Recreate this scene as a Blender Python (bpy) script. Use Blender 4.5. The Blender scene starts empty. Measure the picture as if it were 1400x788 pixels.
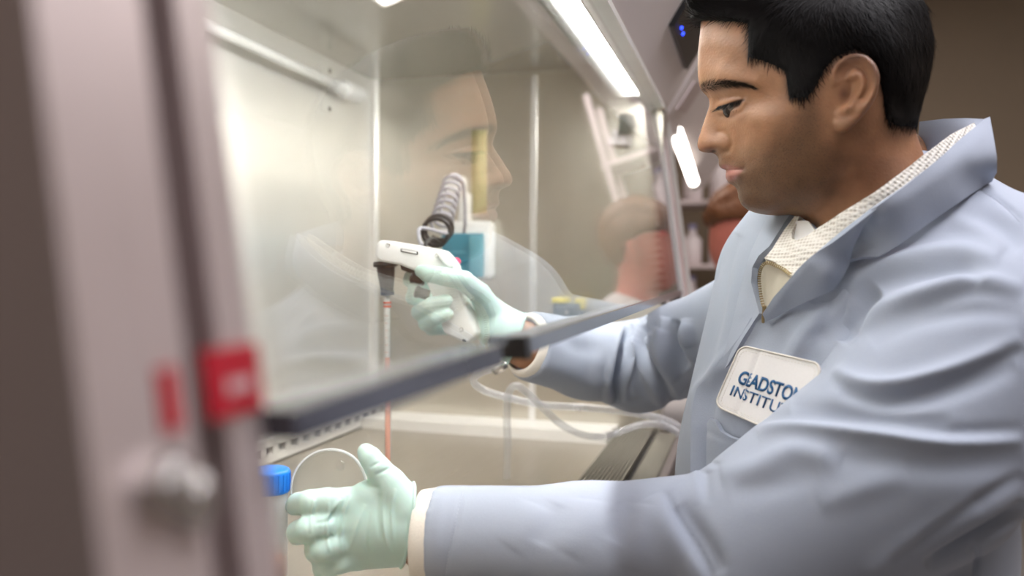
import bpy, bmesh, math, random
import numpy as np
from mathutils import Vector, Matrix
from mathutils.bvhtree import BVHTree
from mathutils.geometry import delaunay_2d_cdt
import openvdb

SC = bpy.context.scene
COL = SC.collection
rng = random.Random(7)
np.random.seed(7)

# ---------------------------------------------------------------- camera
F = 1120.0                      # focal length in pixels of a 1400 px wide frame
CZ = 1.22                       # camera height over the floor
_vx = np.array([325., 26., -F]); _vx /= np.linalg.norm(_vx)
_vz = np.array([.0145, 1., 0.]); _vz -= _vx * (_vz @ _vx); _vz /= np.linalg.norm(_vz)
RM = np.stack([_vx, np.cross(_vz, _vx), _vz])      # columns: the camera's axes in the world
cam_data = bpy.data.cameras.new('camera')
cam = bpy.data.objects.new('camera', cam_data); COL.objects.link(cam)
cam_data.sensor_width = 36.0
cam_data.lens = 36.0 * F / 1400.0
cam_data.clip_start = 0.02
cam_data.dof.use_dof = True
cam_data.dof.focus_distance = 0.89
cam_data.dof.aperture_fstop = 2.8
cam.matrix_world = Matrix(((*RM[0], 0), (*RM[1], 0), (*RM[2], CZ), (0, 0, 0, 1)))
SC.camera = cam

# ---------------------------------------------------------------- world, light, exposure
SC.view_settings.view_transform = 'Standard'
SC.view_settings.look = 'None'
SC.view_settings.gamma = 1.0
SC.view_settings.use_curve_mapping = False
SC.view_settings.exposure = 0.12
world = bpy.data.worlds.new('world'); SC.world = world
world.use_nodes = True
bg = world.node_tree.nodes['Background']
bg.inputs['Color'].default_value = (.78, .76, .80, 1)
bg.inputs['Strength'].default_value = 0.12

def area_light(name, loc, target, size, size_y, power, color):
    l = bpy.data.lights.new(name, 'AREA'); l.shape = 'RECTANGLE'
    l.size = size; l.size_y = size_y; l.energy = power; l.color = color
    o = bpy.data.objects.new(name, l); COL.objects.link(o)
    o.location = loc
    o.rotation_euler = (Vector(target) - Vector(loc)).to_track_quat('-Z', 'Y').to_euler()
    return o
area_light('ceiling_panel_light', (0.50, -0.40, 2.66), (0.55, -0.35, 0), 2.0, 1.1, 58, (.98, .95, 1.0))
area_light('ceiling_panel_light', (2.6, -0.55, 2.66), (2.6, -0.55, 0), 1.2, 0.6, 22, (1.0, .93, .9))
LAMP_STRENGTH = 56.0

# ---------------------------------------------------------------- helpers: pixels of the photograph <-> world
def ray(px, py):
    return RM @ np.array([(px - 700.) / F, (394. - py) / F, -1.])
O = np.array([0, 0, CZ])
def onX(px, py, c): d = ray(px, py); return O + d * (c / d[0])
def onY(px, py, c): d = ray(px, py); return O + d * (c / d[1])
def onZ(px, py, c): d = ray(px, py); return O + d * ((c - CZ) / d[2])
def at(px, py, depth): return O + ray(px, py) * depth
def onPl(px, py, n, k):
    d = ray(px, py); n = np.array(n); return O + d * ((k - n @ O) / (d @ n))

# ---------------------------------------------------------------- helpers: scene objects
def tag(o, label=None, cat=None, group=None, kind=None):
    if label: o['label'] = label
    if cat: o['category'] = cat
    if group: o['group'] = group
    if kind: o['kind'] = kind
    return o
def empty(name, loc, label=None, cat=None, group=None, kind=None):
    o = bpy.data.objects.new(name, None); COL.objects.link(o)
    o.location = Vector(loc); o.empty_display_size = .05
    return tag(o, label, cat, group, kind)
def link(name, me, mat=None, parent=None, smooth=False, label=None):
    o = bpy.data.objects.new(name, me); COL.objects.link(o)
    if mat is not None and not me.materials: me.materials.append(mat)
    if parent is not None:
        o.parent = parent
        root = parent; off = Vector((0, 0, 0))
        while root is not None: off += root.location; root = root.parent
        o.location = -off if parent.parent is None else Vector((0, 0, 0))
        if parent.parent is not None: o.location = Vector((0, 0, 0)) - off
    if smooth: me.polygons.foreach_set('use_smooth', [True] * len(me.polygons))
    if label: o['label'] = label
    return o
def from_np(name, v, f, mat=None, parent=None, smooth=True, label=None):
    me = bpy.data.meshes.new(name)
    me.from_pydata([tuple(map(float, p)) for p in v], [], [tuple(map(int, q)) for q in f])
    me.update()
    return link(name, me, mat, parent, smooth, label)

class MB:
    """collects shapes and links them as one mesh object (world coordinates)"""
    def __init__(s): s.v = []; s.f = []
    def add(s, v, f):
        n = len(s.v); s.v += [tuple(map(float, p)) for p in v]
        s.f += [tuple(i + n for i in q) for q in f]; return s
    def box(s, c, size, M=None, bev=0.0):
        bm = bmesh.new(); bmesh.ops.create_cube(bm, size=1.0)
        for q in bm.verts: q.co = Vector((q.co.x * size[0], q.co.y * size[1], q.co.z * size[2]))
        if bev > 0:
            bmesh.ops.bevel(bm, geom=bm.edges[:], offset=bev, segments=2, profile=.5, affect='EDGES')
        T = Matrix.Translation(Vector(c)) @ (M.to_4x4() if M is not None else Matrix.Identity(4))
        bm.verts.ensure_lookup_table()
        s.add([T @ q.co for q in bm.verts], [[x.index for x in g.verts] for g in bm.faces]); bm.free(); return s
    def hexa(s, a, b):
        """eight corners: quad a and quad b, same winding"""
        return s.add(list(a) + list(b), [(3, 2, 1, 0), (4, 5, 6, 7)] + [(i, (i + 1) % 4, 4 + (i + 1) % 4, 4 + i) for i in range(4)])
    def tube(s, pts, r, n=10, cap=True):
        P = [Vector(map(float, p)) for p in pts]; m = len(P)
        R = [r] * m if not hasattr(r, '__len__') else list(r)
        t0 = (P[1] - P[0]).normalized()
        up = Vector((0, 0, 1)) if abs(t0.z) < .9 else Vector((1, 0, 0))
        nrm = (up - t0 * up.dot(t0)).normalized(); vs = []; fs = []
        for i in range(m):
            t = (P[min(i + 1, m - 1)] - P[max(i - 1, 0)])
            t = t.normalized() if t.length > 1e-9 else t0
            nrm = nrm - t * nrm.dot(t)
            nrm = nrm.normalized() if nrm.length > 1e-6 else t.orthogonal().normalized()
            b = t.cross(nrm)
            for k in range(n):
                a = 2 * math.pi * k / n
                vs.append(P[i] + (nrm * math.cos(a) + b * math.sin(a)) * R[i])
        for i in range(m - 1):
            for k in range(n):
                fs.append((i * n + k, i * n + (k + 1) % n, (i + 1) * n + (k + 1) % n, (i + 1) * n + k))
        if cap:
            fs.append(tuple(range(n - 1, -1, -1))); fs.append(tuple((m - 1) * n + k for k in range(n)))
        return s.add(vs, fs)
    def lathe(s, base, axis, prof, n=32, cap=(True, True)):
        """prof: (distance along the axis, radius)"""
        a = Vector(map(float, axis)).normalized(); u = a.orthogonal().normalized(); w = a.cross(u); b = Vector(map(float, base))
        vs = []; fs = []; m = len(prof)
        for h, r in prof:
            for k in range(n):
                t = 2 * math.pi * k / n
                vs.append(b + a * h + (u * math.cos(t) + w * math.sin(t)) * r)
        for i in range(m - 1):
            for k in range(n):
                fs.append((i * n + k, i * n + (k + 1) % n, (i + 1) * n + (k + 1) % n, (i + 1) * n + k))
        if cap[0]: fs.append(tuple(range(n - 1, -1, -1)))
        if cap[1]: fs.append(tuple((m - 1) * n + k for k in range(n)))
        return s.add(vs, fs)
    def prism(s, loop, vec):
        """a planar loop pushed along vec"""
        n = len(loop); v = Vector(map(float, vec)); L = [Vector(map(float, p)) for p in loop]
        return s.add(L + [p + v for p in L], [tuple(range(n - 1, -1, -1)), tuple(range(n, 2 * n))] + [(i, (i + 1) % n, n + (i + 1) % n, n + i) for i in range(n)])
    def build(s, name, mat=None, parent=None, smooth=False, label=None, autosmooth=None):
        me = bpy.data.meshes.new(name); me.from_pydata(s.v, [], s.f); me.update()
        bm = bmesh.new(); bm.from_mesh(me); bmesh.ops.recalc_face_normals(bm, faces=bm.faces[:])
        if autosmooth is not None:
            for e in bm.edges:
                if len(e.link_faces) == 2 and e.calc_face_angle(0) > math.radians(autosmooth): e.smooth = False
            smooth = True
        bm.to_mesh(me); bm.free()
        return link(name, me, mat, parent, smooth, label)

def catmull(P, n=8, closed=False):
    P = [np.array(p, float) for p in P]; out = []; m = len(P)
    for i in range(m if closed else m - 1):
        g = (lambda j: P[j % m]) if closed else (lambda j: P[min(max(j, 0), m - 1)])
        a, b, c, d = g(i - 1), g(i), g(i + 1), g(i + 2)
        for k in range(n):
            t = k / n
            out.append(.5 * ((2 * b) + (c - a) * t + (2 * a - 5 * b + 4 * c - d) * t * t + (3 * b - a - 3 * c + d) * t ** 3))
    if not closed: out.append(P[-1])
    return out

# ---------------------------------------------------------------- helpers: materials
def new_mat(name):
    m = bpy.data.materials.new(name); m.use_nodes = True
    nt = m.node_tree; return m, nt, nt.nodes['Principled BSDF']
def nd(nt, typ, **kw):
    n = nt.nodes.new(typ)
    for k, v in kw.items():
        if k in n.inputs: n.inputs[k].default_value = v
        else: setattr(n, k, v)
    return n
def plain(name, col, rough=.5, metal=0., var=.06, scale=30., bump=0., stretch=(1, 1, 1), sss=0., trans=0., ior=1.45, alpha=1., spec=None, sheen=0., detail=3.):
    """colour with fine noise in tint, roughness and relief"""
    m, nt, b = new_mat(name); L = nt.links.new
    tc = nd(nt, 'ShaderNodeTexCoord'); mp = nd(nt, 'ShaderNodeMapping'); mp.inputs['Scale'].default_value = stretch
    L(tc.outputs['Object'], mp.inputs['Vector'])
    nz = nd(nt, 'ShaderNodeTexNoise', Scale=scale, Detail=detail); L(mp.outputs['Vector'], nz.inputs['Vector'])
    mx = nd(nt, 'ShaderNodeMix', data_type='RGBA')
    c = np.array(col)
    mx.inputs[6].default_value = (*np.clip(c * (1 - var), 0, 1), 1); mx.inputs[7].default_value = (*np.clip(c * (1 + var), 0, 1), 1)
    L(nz.outputs['Fac'], mx.inputs[0]); L(mx.outputs[2], b.inputs['Base Color'])
    b.inputs['Roughness'].default_value = rough; b.inputs['Metallic'].default_value = metal
    b.inputs['IOR'].default_value = ior
    if spec is not None: b.inputs['Specular IOR Level'].default_value = spec
    if sss: b.inputs['Subsurface Weight'].default_value = sss; b.inputs['Subsurface Radius'].default_value = (.02, .008, .005); b.inputs['Subsurface Scale'].default_value = .4
    if trans: b.inputs['Transmission Weight'].default_value = trans
    if sheen: b.inputs['Sheen Weight'].default_value = sheen; b.inputs['Sheen Roughness'].default_value = .5
    b.inputs['Alpha'].default_value = alpha
    if bump:
        bp = nd(nt, 'ShaderNodeBump', Strength=bump, Distance=.002); L(nz.outputs['Fac'], bp.inputs['Height']); L(bp.outputs['Normal'], b.inputs['Normal'])
    return m
def thin_glass(name, tint=(.93, .95, .93), ior=1.5, rough=0.0, gloss=(1, 1, 1), haze=0.0, haze_col=(.8, .8, .8), boost=1.0):
    """a clear sheet: fresnel mix of straight transmission and mirror reflection, a little dust"""
    m, nt, b = new_mat(name); L = nt.links.new; nt.nodes.remove(b)
    out = nt.nodes['Material Output']
    tr = nd(nt, 'ShaderNodeBsdfTransparent'); tr.inputs['Color'].default_value = (*tint, 1)
    gl = nd(nt, 'ShaderNodeBsdfGlossy', Roughness=rough); gl.inputs['Color'].default_value = (*gloss, 1)
    fr = nd(nt, 'ShaderNodeFresnel', IOR=ior)
    ge = nd(nt, 'ShaderNodeNewGeometry'); mi = nd(nt, 'ShaderNodeMapRange')     # same mirror strength on the inner face
    mi.inputs['To Min'].default_value = ior; mi.inputs['To Max'].default_value = 1 / ior
    L(ge.outputs['Backfacing'], mi.inputs['Value']); L(mi.outputs[0], fr.inputs['IOR'])
    mu = nd(nt, 'ShaderNodeMath', operation='MULTIPLY'); mu.inputs[1].default_value = boost; mu.use_clamp = True
    L(fr.outputs[0], mu.inputs[0])
    mx = nd(nt, 'ShaderNodeMixShader'); L(mu.outputs[0], mx.inputs[0]); L(tr.outputs[0], mx.inputs[1]); L(gl.outputs[0], mx.inputs[2])
    last = mx
    if haze:
        df = nd(nt, 'ShaderNodeBsdfDiffuse'); df.inputs['Color'].default_value = (*haze_col, 1)
        tc = nd(nt, 'ShaderNodeTexCoord'); nz = nd(nt, 'ShaderNodeTexNoise', Scale=14., Detail=5.); L(tc.outputs['Object'], nz.inputs['Vector'])
        mm = nd(nt, 'ShaderNodeMath', operation='MULTIPLY'); mm.inputs[1].default_value = haze; L(nz.outputs['Fac'], mm.inputs[0])
        m2 = nd(nt, 'ShaderNodeMixShader'); L(mm.outputs[0], m2.inputs[0]); L(mx.outputs[0], m2.inputs[1]); L(df.outputs[0], m2.inputs[2]); last = m2
    L(last.outputs[0], out.inputs['Surface'])
    return m
def emit(name, col, strength):
    m, nt, b = new_mat(name)
    b.inputs['Base Color'].default_value = (*col, 1)
    b.inputs['Emission Color'].default_value = (*col, 1); b.inputs['Emission Strength'].default_value = strength
    return m

# ---------------------------------------------------------------- helpers: sculpting in a distance field
BIG = 0.2
class Field:
    def __init__(s, lo, hi, h):
        s.lo = np.array(lo, np.float32); s.h = h
        n = np.ceil((np.array(hi) - np.array(lo)) / h).astype(int) + 1
        s.f = np.full(n, BIG, np.float32); s.n = n
        s.ax = [s.lo[i] + h * np.arange(n[i], dtype=np.float32) for i in range(3)]
    def sub(s, lo, hi):
        i0 = np.clip(np.floor((np.array(lo) - s.lo) / s.h).astype(int), 0, s.n - 1)
        i1 = np.clip(np.ceil((np.array(hi) - s.lo) / s.h).astype(int) + 1, 1, s.n)
        sl = tuple(slice(a, max(b, a + 1)) for a, b in zip(i0, i1))
        X = s.ax[0][sl[0]][:, None, None]; Y = s.ax[1][sl[1]][None, :, None]; Z = s.ax[2][sl[2]][None, None, :]
        return sl, X, Y, Z
    def put(s, sl, d, k, cut=False):
        g = s.f[sl]
        if cut:
            d = -d
            if k > 0:
                h = np.clip(.5 - .5 * (d - g) / k, 0, 1); s.f[sl] = g * h + d * (1 - h) + k * h * (1 - h)
                s.f[sl] = np.maximum(s.f[sl], np.maximum(g, d))
            else: s.f[sl] = np.maximum(g, d)
            return
        if k > 0:
            h = np.clip(.5 + .5 * (g - d) / k, 0, 1); s.f[sl] = g * (1 - h) + d * h - k * h * (1 - h)
        else: s.f[sl] = np.minimum(g, d)
    def cone(s, a, b, ra, rb, k=0., flat=None, cut=False):
        """tapered capsule; flat=(direction, factor) squashes it along a direction"""
        a = np.array(a, np.float32); b = np.array(b, np.float32)
        pad = max(ra, rb) * (1.0 if flat is None else max(1., 1. / flat[1])) + k + 5 * s.h
        sl, X, Y, Z = s.sub(np.minimum(a, b) - pad, np.maximum(a, b) + pad)
        px, py, pz = X - a[0], Y - a[1], Z - a[2]; ba = b - a
        if flat is not None:
            n = np.array(flat[0], np.float32); n /= np.linalg.norm(n); q = flat[1] - 1
            dn = (px * n[0] + py * n[1] + pz * n[2]) * q
            px = px + n[0] * dn; py = py + n[1] * dn; pz = pz + n[2] * dn
            ba = ba + n * ((ba @ n) * q)
        L = float(ba @ ba) + 1e-12
        t = np.clip((px * ba[0] + py * ba[1] + pz * ba[2]) / L, 0, 1)
        d = np.sqrt((px - t * ba[0]) ** 2 + (py - t * ba[1]) ** 2 + (pz - t * ba[2]) ** 2) - (ra + (rb - ra) * t)
        s.put(sl, d.astype(np.float32), k, cut)
    def ell(s, c, axes, r, k=0., cut=False):
        """ellipsoid; axes: 3 unit vectors, r: 3 radii"""
        c = np.array(c, np.float32); A = np.array(axes, np.float32); pad = max(r) + k + 5 * s.h
        sl, X, Y, Z = s.sub(c - pad, c + pad)
        p = [(X - c[0]) * A[i][0] + (Y - c[1]) * A[i][1] + (Z - c[2]) * A[i][2] for i in range(3)]
        q = np.sqrt(sum((p[i] / r[i]) ** 2 for i in range(3)))
        q2 = np.sqrt(sum((p[i] / r[i] ** 2) ** 2 for i in range(3))) + 1e-9
        s.put(sl, (q * (q - 1) / q2).astype(np.float32), k, cut)
    def chain(s, P, R, k=0., flat=None, cut=False):
        for i in range(len(P) - 1): s.cone(P[i], P[i + 1], R[i], R[i + 1], k if True else 0, flat, cut)
    def mesh(s):
        g = openvdb.FloatGrid(BIG); g.copyFromArray(np.ascontiguousarray(s.f))
        pts, tri, quad = g.convertToPolygons(isovalue=0.0, adaptivity=0.0)
        v = np.array(pts, float) * s.h + s.lo
        return v, quad, tri
def np_mesh(name, v, quads, tris=()):
    me = bpy.data.meshes.new(name)
    fs = [tuple(map(int, q)) for q in quads] + [tuple(map(int, q)) for q in tris]
    me.from_pydata(v.tolist(), [], fs); me.update()
    bm = bmesh.new(); bm.from_mesh(me); bmesh.ops.recalc_face_normals(bm, faces=bm.faces[:]); bm.to_mesh(me); bm.free()
    return me
def get_v(me):
    a = np.empty(len(me.vertices) * 3); me.vertices.foreach_get('co', a); return a.reshape(-1, 3)
def set_v(me, v):
    me.vertices.foreach_set('co', np.asarray(v, float).ravel()); me.update()
def get_n(me):
    a = np.empty(len(me.vertices) * 3); me.vertices.foreach_get('normal', a); return a.reshape(-1, 3)
def edges_of(me):
    a = np.empty(len(me.edges) * 2, np.int32); me.edges.foreach_get('vertices', a); return a.reshape(-1, 2)
def relax(me, n=3, w=.5):
    v = get_v(me); e = edges_of(me); deg = np.zeros(len(v)); np.add.at(deg, e[:, 0], 1); np.add.at(deg, e[:, 1], 1); deg = np.maximum(deg, 1)[:, None]
    for _ in range(n):
        s = np.stack([np.bincount(e[:, 0], v[e[:, 1], i], len(v)) + np.bincount(e[:, 1], v[e[:, 0], i], len(v)) for i in range(3)], 1)
        v = v * (1 - w) + w * s / deg
    set_v(me, v)
def seg_dist(P, L):
    """distance of points P (n,d) to polyline L (m,d), with the parameter along it 0..1"""
    P = np.asarray(P, float); L = np.asarray(L, float); best = np.full(len(P), 1e9); tt = np.zeros(len(P)); m = len(L) - 1
    for i in range(m):
        a, b = L[i], L[i + 1]; ba = b - a; q = ((P - a) @ ba) / (ba @ ba + 1e-15); q = np.clip(q, 0, 1)
        d = np.linalg.norm(P - a - q[:, None] * ba, axis=1); k = d < best
        best[k] = d[k]; tt[k] = (i + q[k]) / m
    return best, tt
def in_poly(P, poly):
    P = np.asarray(P, float); poly = np.asarray(poly, float); c = np.zeros(len(P), bool); n = len(poly); j = n - 1
    for i in range(n):
        a, b = poly[i], poly[j]
        k = ((a[1] > P[:, 1]) != (b[1] > P[:, 1])) & (P[:, 0] < (b[0] - a[0]) * (P[:, 1] - a[1]) / (b[1] - a[1] + 1e-15) + a[0]); c ^= k; j = i
    return c
def rbf(ctrl, val, Q, lam=0.0):
    """thin-plate interpolation in the plane"""
    C = np.asarray(ctrl, float); n = len(C)
    def U(r2): return .5 * r2 * np.log(r2 + 1e-12)
    K = U(((C[:, None] - C[None]) ** 2).sum(-1)) + lam * np.eye(n); Pm = np.hstack([np.ones((n, 1)), C])
    A = np.zeros((n + 3, n + 3)); A[:n, :n] = K; A[:n, n:] = Pm; A[n:, :n] = Pm.T
    w = np.linalg.solve(A, np.concatenate([val, np.zeros(3)]))
    Q = np.asarray(Q, float); out = np.empty(len(Q))
    for s in range(0, len(Q), 20000):
        q = Q[s:s + 20000]; out[s:s + 20000] = U(((q[:, None] - C[None]) ** 2).sum(-1)) @ w[:n] + np.hstack([np.ones((len(q), 1)), q]) @ w[n:]
    return out
# ================================================================ materials of the place
M = {}
def steel(name, col=(.56, .535, .49), rough=.36, stretch=(2, 2, 160), metal=.85, bump=.12):
    m, nt, b = new_mat(name); L = nt.links.new
    tc = nd(nt, 'ShaderNodeTexCoord'); mp = nd(nt, 'ShaderNodeMapping'); mp.inputs['Scale'].default_value = stretch; L(tc.outputs['Object'], mp.inputs['Vector'])
    n1 = nd(nt, 'ShaderNodeTexNoise', Scale=3., Detail=6.); L(mp.outputs['Vector'], n1.inputs['Vector'])
    n2 = nd(nt, 'ShaderNodeTexNoise', Scale=5., Detail=3.); L(tc.outputs['Object'], n2.inputs['Vector'])
    mx = nd(nt, 'ShaderNodeMix', data_type='RGBA'); c = np.array(col)
    mx.inputs[6].default_value = (*(c * .9), 1); mx.inputs[7].default_value = (*np.clip(c * 1.08, 0, 1), 1)
    L(n2.outputs['Fac'], mx.inputs[0]); L(mx.outputs[2], b.inputs['Base Color'])
    mr = nd(nt, 'ShaderNodeMapRange'); mr.inputs['To Min'].default_value = rough - .08; mr.inputs['To Max'].default_value = rough + .1
    L(n1.outputs['Fac'], mr.inputs['Value']); L(mr.outputs[0], b.inputs['Roughness']); b.inputs['Metallic'].default_value = metal
    bp = nd(nt, 'ShaderNodeBump', Strength=bump, Distance=.001); L(n1.outputs['Fac'], bp.inputs['Height']); L(bp.outputs['Normal'], b.inputs['Normal'])
    return m
M['steel_wall'] = steel('brushed_steel_wall', (.64, .61, .54), .32, (60, 60, 1.5), .97, .06)
M['steel_back'] = steel('brushed_steel_back', (.84, .83, .81), .32, (90, 90, 1.5), .6)
M['steel_ceiling'] = steel('brushed_steel_ceiling', (.60, .585, .54), .22, (3, 120, 3), .8)
M['steel_tray'] = steel('steel_tray', (.44, .405, .35), .3, (3, 90, 3), .85)
M['steel_grille'] = steel('steel_grille', (.20, .185, .155), .45, (3, 120, 3), .6)
M['steel_post'] = steel('steel_post', (.70, .60, .59), .42, (120, 120, 1.2), .55)
M['steel_post_dark'] = steel('steel_post_dark', (.16, .135, .13), .45, (90, 90, 1.2), .5)
M['steel_rest'] = steel('steel_rest', (.135, .125, .10), .5, (3, 120, 3), .4)
M['steel_bright'] = steel('polished_steel', (.90, .89, .86), .34, (3, 3, 60), .5, .03)
M['steel_pale'] = plain('pale_steel', (.83, .82, .78), .3, .25, .04)
M['smoked'] = plain('smoked_bar', (.105, .105, .125), .16, .35, .1)
M['bar_steel'] = plain('bar_steel', (.30, .31, .34), .2, .75, .05)
M['black_rubber'] = plain('black_rubber', (.018, .018, .02), .5, 0, .2)
M['black_plastic'] = plain('black_plastic', (.02, .02, .022), .32, 0, .2)
M['dark_hole'] = plain('dark_recess', (.03, .027, .024), .8, 0, .2)
M['white_plastic'] = plain('white_plastic', (.90, .90, .89), .38, 0, .03)
M['fascia'] = plain('painted_fascia', (.80, .735, .72), .4, .1, .05, 4.)
M['painted_side'] = plain('painted_side', (.42, .32, .235), .6, 0, .06)
M['room_wall'] = plain('room_wall', (.27, .21, .15), .9, 0, .05, 6.)
M['floor'] = plain('vinyl_floor', (.33, .31, .29), .5, 0, .1, 12.)
M['ceiling'] = plain('ceiling_tile', (.72, .71, .69), .9, 0, .05, 40.)
M['sash_glass'] = thin_glass('sash_glass', (.945, .955, .945), 1.52, 0.0, haze=.007, haze_col=(.75, .76, .72), boost=1.05)
M['clear'] = thin_glass('clear_plastic', (.96, .97, .97), 1.5, .04, haze=.06, haze_col=(.9, .92, .93), boost=1.3)
M['soft_tube'] = thin_glass('soft_tube', (.95, .96, .97), 1.45, .08, haze=.42, haze_col=(.90, .90, .93), boost=2.2)
M['lamp'] = emit('fluorescent_lamp', (1.0, .985, .955), LAMP_STRENGTH)
M['screw'] = plain('screw_metal', (.6, .58, .56), .25, .9, .05)

# ================================================================ setting: the room
def slab(name, c, size, mat, kind='structure'):
    o = MB().box(c, size).build(name, mat); o['kind'] = kind; return o
slab('floor', (2.0, -.2, -.05), (7.0, 4.6, .1), M['floor'])
slab('ceiling', (2.0, -.2, 2.80), (7.0, 4.6, .1), M['ceiling'])
slab('wall_far', (4.65, -.2, 1.4), (.1, 4.6, 2.8), M['room_wall'])
slab('wall_right', (2.0, -2.1, 1.4), (7.0, .1, 2.8), M['room_wall'])
slab('wall_left', (2.0, 1.25, 1.4), (7.0, .1, 2.8), M['room_wall'])
slab('baseboard_far', (4.59, -.2, .05), (.02, 4.6, .1), M['black_rubber'])

# ================================================================ biosafety cabinet
XN, XF, YB = .222, 1.66, .804            # near wall, far wall, back wall
ZW, ZC = CZ - .342, CZ + .41             # tray, ceiling
SL = .144
def S(x, o, z): return (x, .144 + SL * (z + .05) + o, CZ + z)      # a point on the sloping front, o behind it
def slope_box(mb, x0, x1, o0, o1, z0, z1):
    return mb.hexa([S(x0, o0, z0), S(x1, o0, z0), S(x1, o1, z0), S(x0, o1, z0)], [S(x0, o0, z1), S(x1, o0, z1), S(x1, o1, z1), S(x0, o1, z1)])
cab = empty('biosafety_cabinet', (.95, .5, ZW - .12), 'stainless steel biosafety cabinet with a sloping glass sash, the large one the man reaches into', 'cabinet')
MB().box(((XN + XF) / 2, YB + .02, CZ + .03), (XF - XN + .16, .04, .9)).build('back_panel', M['steel_back'], cab)
MB().box((XF + .04, .5, CZ + .03), (.08, .66, .9)).build('side_panel', M['steel_wall'], cab)
MB().box((.184, .515, CZ + .0), (.076, .68, .98), bev=.004).build('side_panel', M['painted_side'], cab, label='outer beige side panel by the near post')
MB().box(((XN + XF) / 2, .515, ZC + .02), (XF - XN + .02, .60, .04)).build('ceiling_panel', M['steel_ceiling'], cab)
MB().box(((XN + XF) / 2, .52, ZW - .01), (XF - XN, .55, .02), bev=.004).build('work_tray', M['steel_tray'], cab)
MB().box(((XN + XF) / 2, .49, ZW - .075), (XF - XN + .16, .66, .09), bev=.004).build('base_pan', M['steel_post'], cab)
# rounded polished corner and a paler upright strip on the far wall
m = MB(); prof = [(XF + .002, YB - .016), (XF - .004, YB - .0145), (XF - .010, YB - .0085), (XF - .013, YB + .002), (XF + .002, YB + .002)]
m.prism([(x, y, ZW + .02) for x, y in prof], (0, 0, ZC - ZW - .02)).build('corner_bead', M['steel_bright'], cab, smooth=False)
m = MB(); yy = onX(730, 250, XF)[1]
m.box((XF - .002, yy, (ZW + ZC) / 2), (.006, .014, ZC - ZW - .02), bev=.002).build('wall_seam', M['steel_back'], cab)
# slotted strip along the foot of the back wall
zs = CZ - .318; hs = .0065
xs = []
for px in (337, 352.5, 368, 385, 400.5, 418, 434.5, 451, 465.5, 479.5, 493.5, 505):
    xs.append(onY(px, 612 - (px - 361) * .373, YB)[0])
g = .036
xs = sorted(xs)
m = MB(); Yf = YB - .012
m.box(((XN + XF) / 2, Yf, zs + hs + .008), (XF - XN, .012, .014)).box(((XN + XF) / 2, Yf, zs - hs - .008), (XF - XN, .012, .014))
step = .0405
allx = [xs[0] + step * i for i in range(-14, 13) if XN + .02 < xs[0] + step * i < XF - .02]
edges = [XN] + allx + [XF]
for i in range(len(allx)):
    a = allx[i] + .0115; b = (allx[i + 1] - .0115) if i + 1 < len(allx) else XF
    m.box(((a + b) / 2, Yf, zs), (b - a, .012, 2 * hs + .004))
m.box(((XN + allx[0] - .0115) / 2, Yf, zs), (allx[0] - .0115 - XN, .012, 2 * hs + .004))
m.build('slotted_strip', M['steel_pale'], cab)
MB().box(((XN + XF) / 2, YB - .003, zs), (XF - XN, .004, .022)).build('slot_recess', M['dark_hole'], cab)
# bright ledge at the foot of the far wall
p0 = onZ(533, 566, CZ - .320); p1 = onZ(823, 601, CZ - .320)
m = MB(); zt = CZ - .320
xl = (p0[0] + p1[0]) / 2
m.prism([(xl, YB - .02, zt), (XF, YB - .02, zt), (XF, .252, zt), (xl, .262, zt)], (0, 0, -.022)).build('wall_ledge', M['steel_pale'], cab)
# front grille: long slats, a gap, a smooth armrest
ys = np.linspace(.182, .250, 12)
for i in range(11):
    m = MB(); m.box(((XN + XF) / 2, (ys[i] + ys[i + 1]) / 2, CZ - .331), (XF - XN, (ys[1] - ys[0]) * .72, .010), bev=.0012)
    m.build('grille_slat', M['steel_grille'], cab)
MB().box(((XN + XF) / 2, .215, CZ - .345), (XF - XN, .075, .012)).build('grille_pan', M['dark_hole'], cab)
MB().box(((XN + XF) / 2, .155, CZ - .337), (XF - XN, .040, .014), bev=.004).build('armrest', M['steel_rest'], cab)
MB().box(((XN + XF) / 2, .128, CZ - .362), (XF - XN, .016, .060), bev=.004).build('front_lip', M['steel_post_dark'], cab)
# sash
sash = slope_box(MB(), XN - .006, XF - .004, -.0125, -.0075, -.0440, .345).build('sash_glass', M['sash_glass'], cab, label='clear glass sash')
def bar(mb, x0, x1, o0, o1, z0, z1): return slope_box(mb, x0, x1, o0, o1, z0, z1)
bar(MB(), .2155, .428, -.0150, .006, -.0530, -.0430).build('sash_edge', M['smoked'], sash)
bar(MB(), .474, XF, -.016, .004, -.0525, -.0430).build('sash_edge', M['bar_steel'], sash)
bar(MB(), .466, .478, -.018, .006, -.0545, -.0415).build('edge_cap', M['black_rubber'], sash)
# fascia over the sash with the display
FS = -.60                                    # the fascia leans out over the user
def FP(x, o, z): return (x, .176 + FS * (z - .33) + o, CZ + z)
MB().hexa([FP(-.3, 0, .33), FP(XF + .10, 0, .33), FP(XF + .10, .03, .33), FP(-.3, .03, .33)],
          [FP(-.3, 0, .80), FP(XF + .10, 0, .80), FP(XF + .10, .03, .80), FP(-.3, .03, .80)]).build('fascia_panel', M['fascia'], cab)
slope_box(MB(), XN, XF + .02, -.030, -.012, .318, .331).build('fascia_edge', M['steel_pale'], cab)
nF = (0, 1, -FS); kF = .176 - FS * (.33 + CZ) - .012
q = [onPl(*p, nF, kF) for p in ((921, 38), (940, 96))]
up = np.array([0, FS, 1.]) * .115
q = [q[0], q[1], q[1] + up, q[0] + up]; off = np.array([0, .010, .006])
disp = MB().hexa(q, [x + off for x in q]).build('display', M['black_plastic'], cab)
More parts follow.
